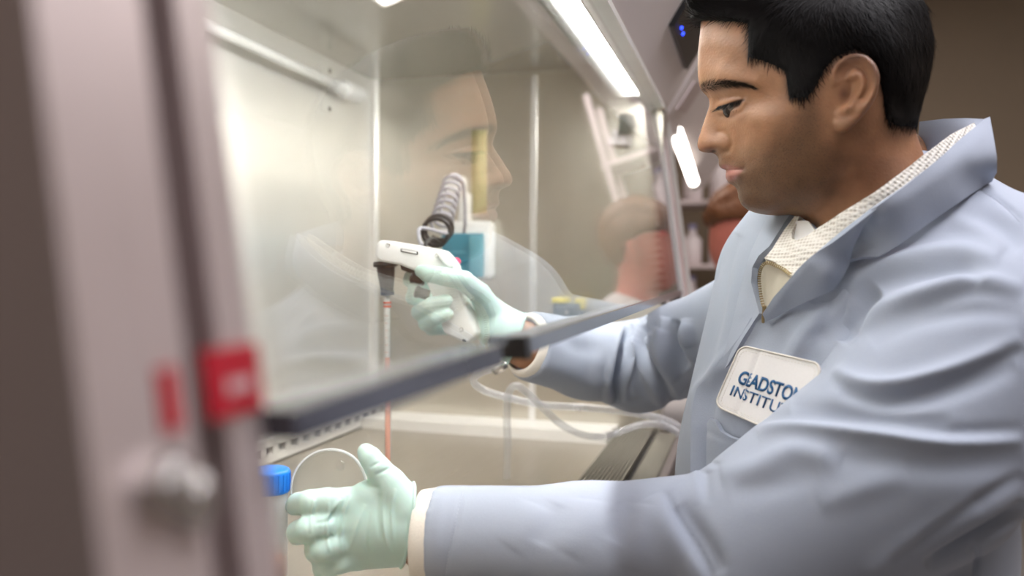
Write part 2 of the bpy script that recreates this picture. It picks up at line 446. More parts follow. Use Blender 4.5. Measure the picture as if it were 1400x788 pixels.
for px, py in ((931.5, 38), (933.5, 46)):
    c = onPl(px, py, nF, kF)
    MB().lathe(c, (0, -1, FS), [(0, .0028), (.0015, .0024), (.002, .001)], 12).build('indicator_light', emit('blue_led', (.02, .06, 1.0), 6.), disp)
q = [onPl(*p, nF, kF + .006) for p in ((926, 150), (937, 156), (962, 118), (951, 111))]
MB().hexa(q, [x + off * .4 for x in q]).build('vent_cover', M['steel_post'], cab)
# lamp under the ceiling, along the front
zl = .362
def lamp_at(x0, x1, o0, o1, z0, z1): return slope_box(MB(), x0, x1, o0, o1, z0, z1)
lamp_at(.30, 1.605, .008, .038, .338, .356).build('lamp_tube', M['lamp'], cab)
lamp_at(.25, XF, .0065, .056, .356, .40).build('lamp_housing', M['white_plastic'], cab)
lamp_at(1.605, 1.640, .008, .038, .337, .356).build('lamp_socket', M['white_plastic'], cab)
MB().lathe(onX(890, 152, XF - .01), (0, -1, .1), [(0, .009), (.006, .008), (.008, .004)], 14).build('sash_screw', M['screw'], cab)
# corner posts that carry the sash
def post(x0, x1, far):
    o = slope_box(MB(), x0, x1, -.012, .03, -.45, .95).build('sash_post', M['steel_post'], cab)
    return o
pn = slope_box(MB(), .146, .1690, -.006, .03, -.45, .95).build('sash_post', M['steel_post'], cab, label='wide near post, dull mauve steel')
slope_box(MB(), .1690, .1725, .006, .03, -.45, .95).build('groove', M['steel_post_dark'], pn)
slope_box(MB(), .1725, .1860, -.003, .03, -.45, .95).build('post_face', M['steel_post'], pn)
slope_box(MB(), .1860, .1985, .010, .03, -.45, .95).build('groove', M['steel_post_dark'], pn)
slope_box(MB(), .1985, .2150, -.004, .03, -.45, .95).build('post_face', M['steel_post'], pn)
b = np.array(S(.1665, -.006, -.0535))
MB().lathe(b, (0, -1, .14), [(0, .0085), (.004, .0085), (.0045, .006), (.007, .0058), (.008, .0048)], 6).build('bolt', M['screw'], pn)
MB().lathe(np.array(S(.1785, -.003, -.0610)), (0, -1, .14), [(0, .0072), (.005, .0070), (.007, .004)], 16).build('bolt', M['screw'], pn)
M['red_tape'] = plain('red_tape', (.52, .012, .03), .35, 0, .1)
M['tape_print'] = plain('tape_print', (.75, .55, .57), .5, 0, .05)
tp = slope_box(MB(), .1900, .2155, -.0055, -.0035, -.0425, -.0235).build('red_tape', M['red_tape'], pn)
for a, b_ in ((.1985, .2020), (.2030, .2052), (.2062, .2095)):
    slope_box(MB(), a, b_, -.0060, -.0054, -.0362, -.0325).build('tape_mark', M['tape_print'], tp)
slope_box(MB(), .1735, .1800, -.0042, -.0028, -.0425, -.0265).build('tape_end', M['red_tape'], tp)
pf = slope_box(MB(), XF - .004, XF + .012, -.012, .012, -.075, .40).build('sash_post', M['steel_post_dark'], cab, label='far post at the end of the sash')
slope_box(MB(), XF + .012, XF + .030, -.016, .0, -.075, .40).build('post_face', M['steel_bright'], pf)
slope_box(MB(), XF + .030, XF + .10, -.020, .0, -.075, .40).build('post_face', M['steel_post'], pf)
c = np.array(onX(907, 318, XF - .014))
MB().box(c, (.004, .012, .010), bev=.001).build('red_marker', M['red_tape'], pf)
for i in range(13):
    z = onX(905, 313 + i * 10.2, XF)[2]
    y = onX(904 + i * .55, 313 + i * 10.2, XF)[1]
    MB().box((XF - .0002, y + .003, z), (.002, .015, .006)).build('vent_slot', M['dark_hole'], cab)
# ultraviolet tube on the back wall
uv = []
a = onY(255, 22, YB - .035); b = onY(463, 118, YB - .035)
t = MB().tube([a, a + (b - a) * .5, b], .0085, 16).build('uv_tube', M['white_plastic'], cab, smooth=True)
dirx = (b - a) / np.linalg.norm(b - a)
MB().lathe(b - dirx * .012, dirx, [(0, .0105), (.03, .0125), (.034, .0175), (.095, .0175), (.108, .013), (.112, .004)], 24).build('tube_socket', M['white_plastic'], t, autosmooth=40)
c = b + dirx * .030
br = MB().box((c[0] - .012, YB - .0015, c[2] + .002), (.05, .003, .095), bev=.001).build('tube_bracket', M['steel_pale'], t)
MB().box((c[0] - .012, YB - .018, c[2] + .002), (.012, .034, .016), bev=.001).build('bracket_arm', M['steel_pale'], t)
for dz in (.036, -.038):
    MB().lathe((c[0] - .008, YB - .003, c[2] + dz), (0, -1, 0), [(0, .006), (.003, .005), (.004, .002)], 12).build('screw', M['screw'], t)
# ================================================================ the man: head and neck
XH = .88                                         # his plane of symmetry
def YZ(P): return np.array([onX(p[0], p[1], XH)[1:] for p in P])
def smooth_relief(poly, ys, zs, L=.016, iters=420):
    """0 on the outline, rising smoothly to 1 inside, negative outside"""
    Y, Z = np.meshgrid(ys, zs, indexing='ij'); Q = np.stack([Y.ravel(), Z.ravel()], 1)
    d, _ = seg_dist(Q, np.vstack([poly, poly[:1]])); ins = in_poly(Q, poly)
    d = np.where(ins, d, -d).reshape(Y.shape); h = ys[1] - ys[0]
    inside = d > 0; u = np.where(inside, 1 - np.exp(-np.maximum(d, 0) / L), 0.); a = (h / L) ** 2
    for _ in range(iters):
        n = np.zeros_like(u); n[1:-1, 1:-1] = (u[2:, 1:-1] + u[:-2, 1:-1] + u[1:-1, 2:] + u[1:-1, :-2] + a) / (4 + a)
        u = np.where(inside, n, 0.)
    ok = d > 2.0 * h; q = np.where(ok, u / np.maximum(d, 1e-6), 0.); wt = ok.astype(float)
    qs, ws = q.copy(), wt.copy()
    for _ in range(10):
        for ax in (0, 1):
            qs = (np.roll(qs, 1, ax) + qs + np.roll(qs, -1, ax)) / 3; ws = (np.roll(ws, 1, ax) + ws + np.roll(ws, -1, ax)) / 3
    q = np.where(ok, q, qs / np.maximum(ws, 1e-6)); q = np.where((~ok) & (ws < 1e-4), 1 / L, q)
    return q * d, d
skull_px = [(957, 45), (958, 28), (966, 8), (990, -12), (1040, -28), (1110, -36), (1180, -26), (1228, 4), (1250, 45), (1257, 90), (1252, 130), (1247, 165), (1252, 186),
            (1261, 211), (1283, 262), (1300, 300), (1318, 380), (1140, 380), (1120, 335), (1109, 309), (1097, 299.5)]
face_px = [(1083, 293.5), (1074, 294.5), (1062, 294.8), (1042, 293.2), (1032, 291), (1022.6, 287.4), (1013.7, 280), (1009.6, 271), (1008.2, 262), (1006.5, 257), (1002, 253.2), (997.5, 250.8), (994.2, 247.5),
           (992.2, 243), (991.8, 238.5), (993.2, 234.2), (992.8, 232.2), (988, 231.2), (985, 229.6), (983.0, 227), (982.6, 222.5), (982.6, 218.5), (981.2, 214.5), (978, 210.8),
           (973, 209.2), (967, 208.8), (961, 208.4), (956.5, 206.2), (953.8, 202), (953.2, 197), (954.2, 191), (957, 183), (960.5, 172), (964.5, 160), (968.3, 149.5), (970, 143), (969.6, 137),
           (966.5, 131.5), (962.5, 127.5), (958.5, 123), (956.2, 117.5), (954.6, 108), (953.8, 98), (953.9, 85), (954.6, 70), (955.6, 57)]
head_poly = YZ(skull_px + face_px)
W_px = [  # (px, py, half width in mm)
    (975, 60, 31), (1000, 60, 49), (1030, 60, 61), (1080, 60, 69), (1150, 50, 75), (1200, 50, 72), (1232, 60, 54), (975, 90, 31), (1000, 88, 48), (1030, 88, 59), (965, 75, 20),
    (975, 116, 29), (1000, 114, 47), (1030, 114, 58), (1060, 115, 65), (985, 140, 22), (1000, 143, 35), (1017, 138, 45), (1040, 140, 56),
    (974, 148, 7.5), (969, 165, 7), (964, 183, 8.5), (961, 197, 9.5), (977, 183, 11.5), (982, 165, 13), (985, 200, 17), (993, 190, 19), (971, 200, 13), (996, 172, 25),
    (1006, 165, 38), (1022, 170, 51), (1050, 165, 63), (1080, 165, 69), (1008, 196, 28), (1040, 200, 54), (1080, 200, 65), (1022, 200, 42),
    (990, 224, 13), (1000, 225, 20), (1015, 228, 30), (1000, 214, 21), (1000, 242, 17), (1015, 242, 29), (1030, 230, 41), (1060, 230, 56), (1095, 235, 62), (1035, 215, 46),
    (1012, 264, 13), (1020, 275, 18), (1040, 282, 25), (1040, 260, 36), (1065, 268, 46), (1090, 265, 52), (1065, 287, 28), (1085, 284, 34), (1022, 258, 26),
    (1120, 240, 64), (1118, 268, 54), (1145, 200, 69), (1120, 140, 73), (1160, 120, 75), (1190, 150, 68), (1180, 200, 62), (1180, 250, 58), (1140, 290, 46), (1150, 262, 54), (1110, 296, 30), (1222, 220, 52), (1242, 200, 36),
    (1242, 260, 56), (1200, 330, 62), (1270, 330, 54), (1160, 345, 48), (1100, 10, 66), (1160, 0, 66), (1040, 10, 50), (1210, 20, 58), (1220, 100, 62), (1238, 130, 44), (1228, 160, 48), (1000, 15, 36)]
_sil = (skull_px + face_px)[::3]
_wc = np.array([(p[0], p[1]) for p in W_px] + _sil) / 100.; _wv = np.array([p[2] for p in W_px] + [0] * len(_sil)) * .001
def YZs(P, extra=0.):
    """side-view place of features seen on the near cheek: the surface there lies nearer than the middle plane"""
    w = np.clip(rbf(_wc, _wv, np.array(P, float) / 100., .002), 0, .08) + extra
    return np.array([onX(p[0], p[1], XH - q)[1:] for p, q in zip(P, w)])
hG = .00125
hy0, hz0 = head_poly.min(0) - .012; hy1, hz1 = head_poly.max(0) + .012
ys = np.arange(hy0, hy1, hG); zs = np.arange(hz0, hz1, hG)
U, dH = smooth_relief(head_poly, ys, zs)
GY, GZ = np.meshgrid(ys, zs, indexing='ij'); GQ = np.stack([GY.ravel(), GZ.ravel()], 1)
def interp(A, P):
    i = np.clip((P[:, 0] - ys[0]) / hG, 0, len(ys) - 1.001); j = np.clip((P[:, 1] - zs[0]) / hG, 0, len(zs) - 1.001)
    i0 = i.astype(int); j0 = j.astype(int); a = i - i0; b = j - j0
    return A[i0, j0] * (1 - a) * (1 - b) + A[i0 + 1, j0] * a * (1 - b) + A[i0, j0 + 1] * (1 - a) * b + A[i0 + 1, j0 + 1] * a * b
ctrl = np.array([onX(p[0], p[1], XH - p[2] * .001)[1:] for p in W_px]); wv = np.array([p[2] for p in W_px]) * .001
g = np.exp(rbf(ctrl * 10, np.log(wv ** 2 / np.maximum(interp(U, ctrl), .01)), GQ * 10, lam=.004)).reshape(U.shape)
W2 = g * U                                        # squared half width
PX = .88 / F                                      # one pixel at his head, metres (about)
YZf = YZs
def gline(P, sig):                                # soft line in the side view
    d, _ = seg_dist(GQ, YZf(P)); return np.exp(-(d / (sig * PX)) ** 2).reshape(U.shape)
def gpoly(P, s):
    P = YZf(P); d, _ = seg_dist(GQ, np.vstack([P, P[:1]])); d = np.where(in_poly(GQ, P), d, -d) / (s * PX); return (1 / (1 + np.exp(-np.clip(2.2 * d, -30, 30)))).reshape(U.shape)
def gspot(p, sx, sy):
    c = YZf([p])[0]; return np.exp(-((GY - c[0]) / (sx * PX)) ** 2 - ((GZ - c[1]) / (sy * PX)) ** 2)
Wd = np.sqrt(np.maximum(W2, 0))
dw = (1.6 * gline([(962, 120), (985, 113), (1010, 112), (1030, 115)], 7) - 3.0 * gspot((985, 133), 9, 6) - 2.0 * gspot((1004, 131), 12, 4)
      + 4.4 * gspot((998, 142), 15, 7.5) - 1.5 * gline([(984, 135), (992, 132.6), (1004, 132.2), (1018, 134)], 1.6)
      - 5.5 * gpoly([(982, 147), (991, 144.5), (1003, 140.5), (1016, 137.5), (1010, 146), (1001, 150), (990, 149.8)], 1.0) + 1.4 * gline([(985, 154), (999, 155.5), (1012, 149.5), (1019, 140)], 2.2) + .7 * gline([(986, 163), (1000, 166), (1016, 158)], 5) - .8 * gline([(986, 159), (1000, 161), (1014, 154)], 2)
      - 1.9 * gline([(983, 180), (991, 180), (998, 187), (1000, 197), (996, 207)], 3.2) + 1.2 * gspot((985, 196), 9, 9)
      - 5.0 * gspot((975, 206.5), 5.5, 2.6) - 1.6 * gline([(983, 212), (992, 208)], 3)
      - 2.6 * gline([(985, 231), (995, 232), (1006, 231.5), (1016, 231.5)], 1.5) + 1.6 * gline([(990, 226), (1004, 228)], 3.5) + 3.4 * gline([(994, 241), (1006, 239)], 5.0)
      - 1.2 * gspot((1017, 232), 4, 4) - 1.4 * gspot((1003, 254), 9, 4) - 1.0 * gline([(1002, 200), (1012, 212), (1020, 226)], 5) + 1.5 * gspot((1020, 270), 12, 9)
      + 1.6 * gspot((1055, 158), 22, 14) - 1.2 * gline([(1100, 300), (1125, 284), (1148, 258), (1160, 225)], 7))
Wd = np.maximum(Wd + dw * .001 * np.clip(Wd / .012, 0, 1), 0)
W2 = np.where(W2 > 0, Wd ** 2, W2)
# the ear as a raised, tilted plate with its ridges and hollows
ear_px = [(1136.5, 98), (1141.6, 85.5), (1153, 75.4), (1168, 71.6), (1183.5, 75.4), (1196, 88), (1201.7, 103.3), (1201, 118.5), (1196, 136), (1186, 151.5), (1174.6, 164), (1163, 174.4),
          (1153, 178.7), (1144, 175.6), (1141, 168), (1142.5, 160), (1140.5, 151.5), (1137, 141.4), (1135.5, 128.7), (1135.5, 112)]
YZf = lambda P: np.array([onX(p[0], p[1], XH - .083)[1:] for p in P])
ear = YZf(catmull(ear_px, 4, True)); de, _ = seg_dist(GQ, np.vstack([ear, ear[:1]])); de = np.where(in_poly(GQ, ear), de, -de).reshape(U.shape)
e0 = YZf([(1136, 120)])[0][0]; e1 = YZf([(1202, 120)])[0][0]
te = (GY - e0) / (e1 - e0)
helix = [(1142, 116), (1139, 101), (1146, 87), (1157, 79), (1169, 77), (1181, 81), (1191, 92), (1195.5, 105), (1195, 119), (1190, 134), (1181, 147)]
rel = (4.4 * gline(helix, 5.0) - 3.6 * gline([(1160, 90), (1172, 88), (1182, 95), (1187, 108), (1186, 122), (1180, 134)], 3.6)
       + 3.6 * gline([(1166, 100), (1176, 106), (1179.5, 116), (1176, 127), (1167, 137), (1160, 146)], 4.4) - 5.2 * gspot((1156, 96), 7, 7)
       - 13.5 * gspot((1154, 127), 12, 12) - 4.5 * gspot((1160, 112), 9, 5) + 3.2 * gline([(1147, 112), (1156, 107), (1166, 105)], 2.8)
       + 4.4 * gspot((1141, 133), 5, 7) + 2.4 * gspot((1158, 149), 5, 4) - 1.0 * gspot((1152, 158), 5, 4) + 1.0 * gspot((1152, 168), 9, 8))
xe = .0715 + .002 + .017 * np.clip(te, 0, 1) ** 1.1 + rel * .001
rr = .0042; xe = xe - np.where(de < rr, rr - np.sqrt(np.maximum(rr ** 2 - (rr - np.clip(de, 0, rr)) ** 2, 0)), 0) * np.clip(te * 3 + .1, 0, 1)
thk = .0065 + .008 * np.clip(1 - te * 1.6, 0, 1)
xs_ = np.arange(-.106, .1061, hG, dtype=np.float32)
AX = np.abs(xs_)[:, None, None]
fld = Field((XH - .106, hy0, hz0), (XH - .106, hy0, hz0), hG)
fld.lo = np.array((XH - .106, hy0, hz0), np.float32)
hd = ((AX ** 2 - W2[None]) / (AX + np.sqrt(np.abs(W2))[None] + .002)).astype(np.float32)
er = np.maximum(np.maximum(AX - xe[None], (xe - thk)[None] - AX), -de[None]).astype(np.float32)
k = .0016; hh = np.clip(.5 + .5 * (hd - er) / k, 0, 1); fld.f = (hd * (1 - hh) + er * hh - k * hh * (1 - hh)).astype(np.float32)
v, quad, tri = fld.mesh()
head_me = np_mesh('head', v, quad, tri)
relax(head_me, 3, .5)

# ---- rest of the body, one coarse continuous form under the clothes
SHN, SHF = np.array((.700, -.215, CZ + .035)), np.array((1.075, .02, CZ + .035))     # shoulder joints: near, far
ELN, WRN = np.array((.805, .055, CZ - .262)), np.array((.775, .292, CZ - .242))
ELF, WRF = np.array((1.265, .150, CZ - .100)), np.array((1.105, .300, CZ - .082))
NB = np.array((.880, -.150, CZ + .075))
ax_s = (SHF - SHN); ax_s[2] = 0; ax_s /= np.linalg.norm(ax_s)                  # along the shoulders
ax_f = np.array((-ax_s[1], ax_s[0], 0.))                                       # where the chest faces
body = Field((.53, -.50, CZ - .62), (1.42, .46, CZ + .16), .006)
CH = np.array((.895, -.135, CZ - .085)); BE = np.array((.905, -.115, CZ - .34))
P_ = lambda px, py, d: at(px, py, d)
n_sh, n_mid, n_el, n_fo, n_wr = P_(1400, 400, .745), P_(1240, 618, .715), P_(1020, 762, .740), P_(800, 745, .765), P_(592, 737, .785)
f_sh, f_mid, f_el, f_fo, f_wr = P_(1038, 422, 1.06), P_(938, 476, 1.20), P_(872, 502, 1.27), P_(800, 490, 1.21), P_(720, 472, 1.14)
CHC, BEC = P_(1165, 440, .905), P_(1130, 700, .885)
body.cone(P_(1222, 235, .885), P_(1215, 330, .89), .045, .055, .02)
body.ell(CHC, (ax_s, ax_f, (0, 0, 1)), (.150, .090, .155), .05)
body.ell(BEC, (ax_s, ax_f, (0, 0, 1)), (.145, .105, .22), .08)
body.cone(n_sh, P_(1240, 350, .87), .045, .045, .05); body.cone(f_sh, P_(1195, 360, .90), .036, .045, .04)
for C_ in ((n_sh, n_mid, n_el, n_fo, n_wr), (f_sh, f_mid, f_el, f_fo, f_wr)):
    body.chain(C_[:3], [.045, .044, .040], .02); body.chain(C_[2:], [.040, .037, .031], .02)
body.cone(f_wr, P_(694, 459, 1.143), .031, .026, .012); body.cone(n_wr, P_(560, 718, .787), .032, .025, .012)
v, quad, tri = body.mesh(); body_me = np_mesh('body', v, quad, tri); relax(body_me, 3)
bm = bmesh.new(); bm.from_mesh(head_me); bm.from_mesh(body_me)
me = bpy.data.meshes.new('body'); bm.to_mesh(me); bm.free()
# skin colours: beard, lips, brows, lids, plus shade painted on neck and hollows
V = get_v(me)
def px_of(V):
    Q = (V - O) @ RM; return np.stack([700 + F * Q[:, 0] / -Q[:, 2], 394 - F * Q[:, 1] / -Q[:, 2]], 1)
# painted as seen on the near half, mirrored to the far half
ry = onX(1000, 200, XH); rx = onX(1001, 200, XH) - ry; rz = onX(1000, 201, XH) - ry
def px_near(V): Vm = V.copy(); Vm[:, 0] = XH - np.abs(Vm[:, 0] - XH); return px_of(Vm)
PXV = px_near(V)
def spot(p, sx, sy): return np.exp(-((PXV[:, 0] - p[0]) / sx) ** 2 - ((PXV[:, 1] - p[1]) / sy) ** 2)
def line(P, s): d, t = seg_dist(PXV, P); return np.exp(-(d / s) ** 2)
def area(P, s):
    P = np.array(P, float); d, _ = seg_dist(PXV, np.vstack([P, P[:1]])); d = np.where(in_poly(PXV, P), d, -d); return 1 / (1 + np.exp(-np.clip(d / s, -30, 30)))
base = np.tile(np.array((.365, .182, .096)), (len(V), 1))
def mixc(c, w):
    global base
    w = np.clip(w, 0, 1)[:, None]; base = base * (1 - w) + np.array(c) * w
beard = area([(1000, 215), (1022, 214), (1045, 205), (1080, 170), (1105, 135), (1120, 140), (1128, 190), (1150, 215), (1135, 262), (1095, 300), (1060, 300), (1000, 285), (1000, 250), (985, 226), (981, 213)], 7)
mixc((.105, .054, .025), beard * .82)  # stubble, with the shaded cheek's darkness painted in
mixc((.145, .060, .028), .85 * spot((1195, 235), 60, 55))  # neck darkened: the head's shade painted into the skin
mixc((.46, .235, .14), .3 * spot((972, 190), 22, 16)); mixc((.44, .19, .13), .35 * spot((960, 202), 8, 6))
lips = area([(984, 229.5), (988, 225.5), (995, 226), (1006, 229), (1015.5, 231.5), (1011, 239), (1005, 245.5), (998, 249), (988, 248), (986, 238)], 1.1)
mixc((.46, .20, .165), lips * .9); mixc((.16, .055, .04), .85 * line([(986, 231.2), (996, 232), (1008, 231.4), (1015, 231.6)], 1.0))  # lip colour, then crease shade painted between the lips
mixc((.045, .03, .025), .55 * line([(961, 120), (972, 117), (990, 114), (1010, 114.2), (1026, 117.5)], 4.2))
mixc((.24, .125, .08), .5 * line([(984, 136), (1000, 134), (1017, 136)], 2.5)); mixc((.02, .013, .010), .9 * line([(983, 146.5), (991, 144), (1003, 140), (1017, 137)], 1.3)); mixc((.10, .05, .035), .8 * area([(982, 147), (991, 144.5), (1003, 140.5), (1016, 137.5), (1010, 146), (1001, 150), (990, 149.8)], .8))  # shade painted in lid crease and eye opening; dark lash line
mixc((.25, .135, .085), .45 * spot((999, 160), 16, 5)); mixc((.03, .015, .01), .9 * spot((975, 207), 4.6, 1.8))  # darker under the eye; nostril shade painted in
mixc((.10, .045, .03), .7 * spot((1154, 128), 8, 9)); mixc((.40, .20, .125), .5 * spot((1170, 90), 40, 25) * (PXV[:, 0] > 1140))  # shade of the ear hollow painted in; paler upper ear
scalp = area([(957, 26), (1022, 30), (1022, 75), (1040, 81), (1071, 96), (1080, 131), (1102, 131), (1127, 97), (1150, 78), (1190, 80), (1205, 126), (1214, 158), (1235, 172), (1300, 172), (1300, -90), (940, -90)], 4.)
mixc((.03, .022, .02), scalp * .9)
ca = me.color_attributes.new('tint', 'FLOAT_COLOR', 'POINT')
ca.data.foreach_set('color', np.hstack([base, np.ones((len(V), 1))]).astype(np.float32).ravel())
bd = me.attributes.new('beard', 'FLOAT', 'POINT'); bd.data.foreach_set('value', (beard * (1 - lips)).astype(np.float32))
def skin_mat():
    m, nt, b = new_mat('skin'); L = nt.links.new
    at_ = nd(nt, 'ShaderNodeAttribute', attribute_name='tint'); ab = nd(nt, 'ShaderNodeAttribute', attribute_name='beard')
    tc = nd(nt, 'ShaderNodeTexCoord')
    n1 = nd(nt, 'ShaderNodeTexNoise', Scale=60., Detail=5.); L(tc.outputs['Object'], n1.inputs['Vector'])
    n2 = nd(nt, 'ShaderNodeTexVoronoi', Scale=620.); L(tc.outputs['Object'], n2.inputs['Vector'])
    n3 = nd(nt, 'ShaderNodeTexNoise', Scale=330., Detail=2.); L(tc.outputs['Object'], n3.inputs['Vector'])
    mr = nd(nt, 'ShaderNodeMapRange'); mr.inputs['From Min'].default_value = .3; mr.inputs['From Max'].default_value = .7; mr.inputs['To Min'].default_value = .86; mr.inputs['To Max'].default_value = 1.12
    L(n1.outputs['Fac'], mr.inputs['Value'])
    v1 = nd(nt, 'ShaderNodeVectorMath', operation='SCALE'); L(at_.outputs['Color'], v1.inputs[0]); L(mr.outputs[0], v1.inputs['Scale'])
    st = nd(nt, 'ShaderNodeMapRange'); st.inputs['From Min'].default_value = .12; st.inputs['From Max'].default_value = .42; st.inputs['To Min'].default_value = .7; st.inputs['To Max'].default_value = 0.
    L(n2.outputs['Distance'], st.inputs['Value'])
    mu = nd(nt, 'ShaderNodeMath', operation='MULTIPLY'); L(st.outputs[0], mu.inputs[0]); L(ab.outputs['Fac'], mu.inputs[1])
    mx = nd(nt, 'ShaderNodeMix', data_type='RGBA'); L(mu.outputs[0], mx.inputs[0]); L(v1.outputs[0], mx.inputs[6]); mx.inputs[7].default_value = (.05, .032, .024, 1)
    L(mx.outputs[2], b.inputs['Base Color'])
    b.inputs['Roughness'].default_value = .46; b.inputs['Specular IOR Level'].default_value = .42
    b.inputs['Subsurface Weight'].default_value = .22; b.inputs['Subsurface Radius'].default_value = (.012, .0045, .0025); b.inputs['Subsurface Scale'].default_value = .35
    bp = nd(nt, 'ShaderNodeBump', Strength=.28, Distance=.001); L(n3.outputs['Fac'], bp.inputs['Height']); L(bp.outputs['Normal'], b.inputs['Normal'])
    return m
M['skin'] = skin_mat()
man = empty('person', (.90, -.15, 0), 'dark-haired man in a pale blue lab coat leaning to the cabinet, gloved hands inside it', 'person')
body_o = link('body', me, M['skin'], man, True)
bvh_head = BVHTree.FromPolygons([tuple(p) for p in get_v(head_me)], [tuple(p.vertices) for p in head_me.polygons])
def hit(bvh, px, py):
    d = Vector(ray(px, py)).normalized(); h = bvh.ray_cast(Vector(O), d); return h

# ---- hair: a mass with its own outline, and strands over it
hair_out = [(1022, 77), (1018, 60), (1012, 45), (985, 40), (958, 36), (948, 32), (944, 20), (944, 4), (950, -14), (975, -38), (1040, -56), (1110, -62), (1190, -52), (1240, -22), (1266, 12), (1276, 55), (1275, 82), (1269.6, 110), (1261, 140),
            (1254, 166), (1248, 178), (1229, 176), (1213, 164), (1203, 140), (1150, 140), (1112, 140), (1078, 138), (1050, 110)]
hp = YZ(catmull(hair_out, 3, True))
hy0b, hz0b = hp.min(0) - .012; hy1b, hz1b = hp.max(0) + .012
keep = (ys, zs, GY, GZ, GQ, U)
hGb = .0016; ys = np.arange(hy0b, hy1b, hGb); zs = np.arange(hz0b, hz1b, hGb); GY, GZ = np.meshgrid(ys, zs, indexing='ij'); GQ = np.stack([GY.ravel(), GZ.ravel()], 1)
Uh, dh = smooth_relief(hp, ys, zs, L=.012, iters=260)
hair_w = [(975, 15, 30), (965, 0, 24), (1000, 20, 45), (1030, 20, 58), (1000, -15, 38), (1060, 10, 68), (1030, 60, 64.5), (1045, 82, 65), (1080, 60, 73.5), (1072, 95, 70.5), (1090, 120, 73.8), (1100, 132, 74.5), (1120, 100, 77), (1150, 60, 80),
          (1200, 60, 79), (1235, 60, 66), (1210, 110, 70), (1240, 110, 58), (1225, 150, 54), (1240, 160, 44), (1100, -20, 62), (1160, -25, 60), (1160, 10, 78), (1210, 0, 66), (1250, 20, 45), (1262, 80, 38), (1212, 150, 62), (1225, 170, 50), (1150, 100, 76), (1180, 110, 75), (1040, -20, 52)]
ch = np.array([onX(p[0], p[1], XH - p[2] * .001)[1:] for p in hair_w]); wh = np.array([p[2] for p in hair_w]) * .001
def interp2(A, P):
    i = np.clip((P[:, 0] - ys[0]) / hGb, 0, len(ys) - 2).astype(int); j = np.clip((P[:, 1] - zs[0]) / hGb, 0, len(zs) - 2).astype(int); return A[i, j]
gh = rbf(ch * 10, wh, GQ * 10, lam=.002).reshape(Uh.shape)
# thin edge against skin, round edge where it is silhouette
skin_edge = [(957, 30), (1022, 30), (1022, 77), (1040, 83), (1072, 97), (1079, 134), (1103, 134), (1115, 122), (1127, 97.5), (1145, 78), (1168, 66), (1195, 80), (1206, 118), (1213, 162), (1229, 175), (1251, 176)]
region = np.vstack([YZ([(940, 34)]), YZs(skin_edge, .003), YZ([(1262, 178), (1300, 178), (1300, -100), (930, -100)])])
dr, _ = seg_dist(GQ, np.vstack([region, region[:1]])); dr = np.where(in_poly(GQ, region), dr, -dr).reshape(Uh.shape)
big = YZ([(948, 90), (944, 20), (944, 4), (950, -14), (975, -38), (1040, -56), (1110, -62), (1190, -52), (1240, -22), (1266, 12), (1276, 55), (1275, 82), (1269.6, 110), (1261, 140), (1254, 166), (1252, 230), (1100, 240), (960, 200)])
Ub, db = smooth_relief(big, ys, zs, L=.013, iters=260)
gw = np.exp(rbf(ch * 10, np.log(wh ** 2 / np.maximum(interp2(Ub, ch), .02)), GQ * 10, lam=.003)).reshape(Uh.shape)
H2 = gw * Ub
xs_ = np.arange(-.094, .0941, hGb, dtype=np.float32); AX = np.abs(xs_)[:, None, None]
hf = Field((XH - .094, hy0b, hz0b), (XH - .094, hy0b, hz0b), hGb)
f1 = (AX ** 2 - H2[None]) / (AX + np.sqrt(np.abs(H2))[None] + .002); f2 = -dr[None] * np.ones_like(AX)
k = .006; q_ = np.clip(.5 - .5 * (f1 - f2) / k, 0, 1); hf.f = (f1 * (1 - q_) + f2 * q_ + k * q_ * (1 - q_)).astype(np.float32)
hf.f[[0, -1]] = np.maximum(hf.f[[0, -1]], .001)
v, quad, tri = hf.mesh(); hair_me = np_mesh('hair', v, quad, tri); relax(hair_me, 2)
ys, zs, GY, GZ, GQ, U = keep
flow = [(950, 10, -.5, -.8), (965, 20, -.7, -.2), (985, 5, -.8, -.5), (1000, 30, -.6, .5), (1020, 50, -.3, .9), (1045, 60, .0, 1), (1060, 90, .1, 1), (1090, 120, .05, 1), (1110, 60, .3, .95), (1150, 40, .5, .85), (1200, 60, .5, .85), (1240, 60, .35, .95), (1262, 90, -.1, 1),
        (1220, 130, .1, 1), (1240, 160, -.15, 1), (1060, 0, -.7, .4), (1120, -20, -.4, .5), (1200, 0, .5, .8), (1100, -50, -1, -.1), (1200, -45, .8, .3), (1255, 0, .6, .9)]
fc = np.array([(a, b) for a, b, _, _ in flow]) / 100.
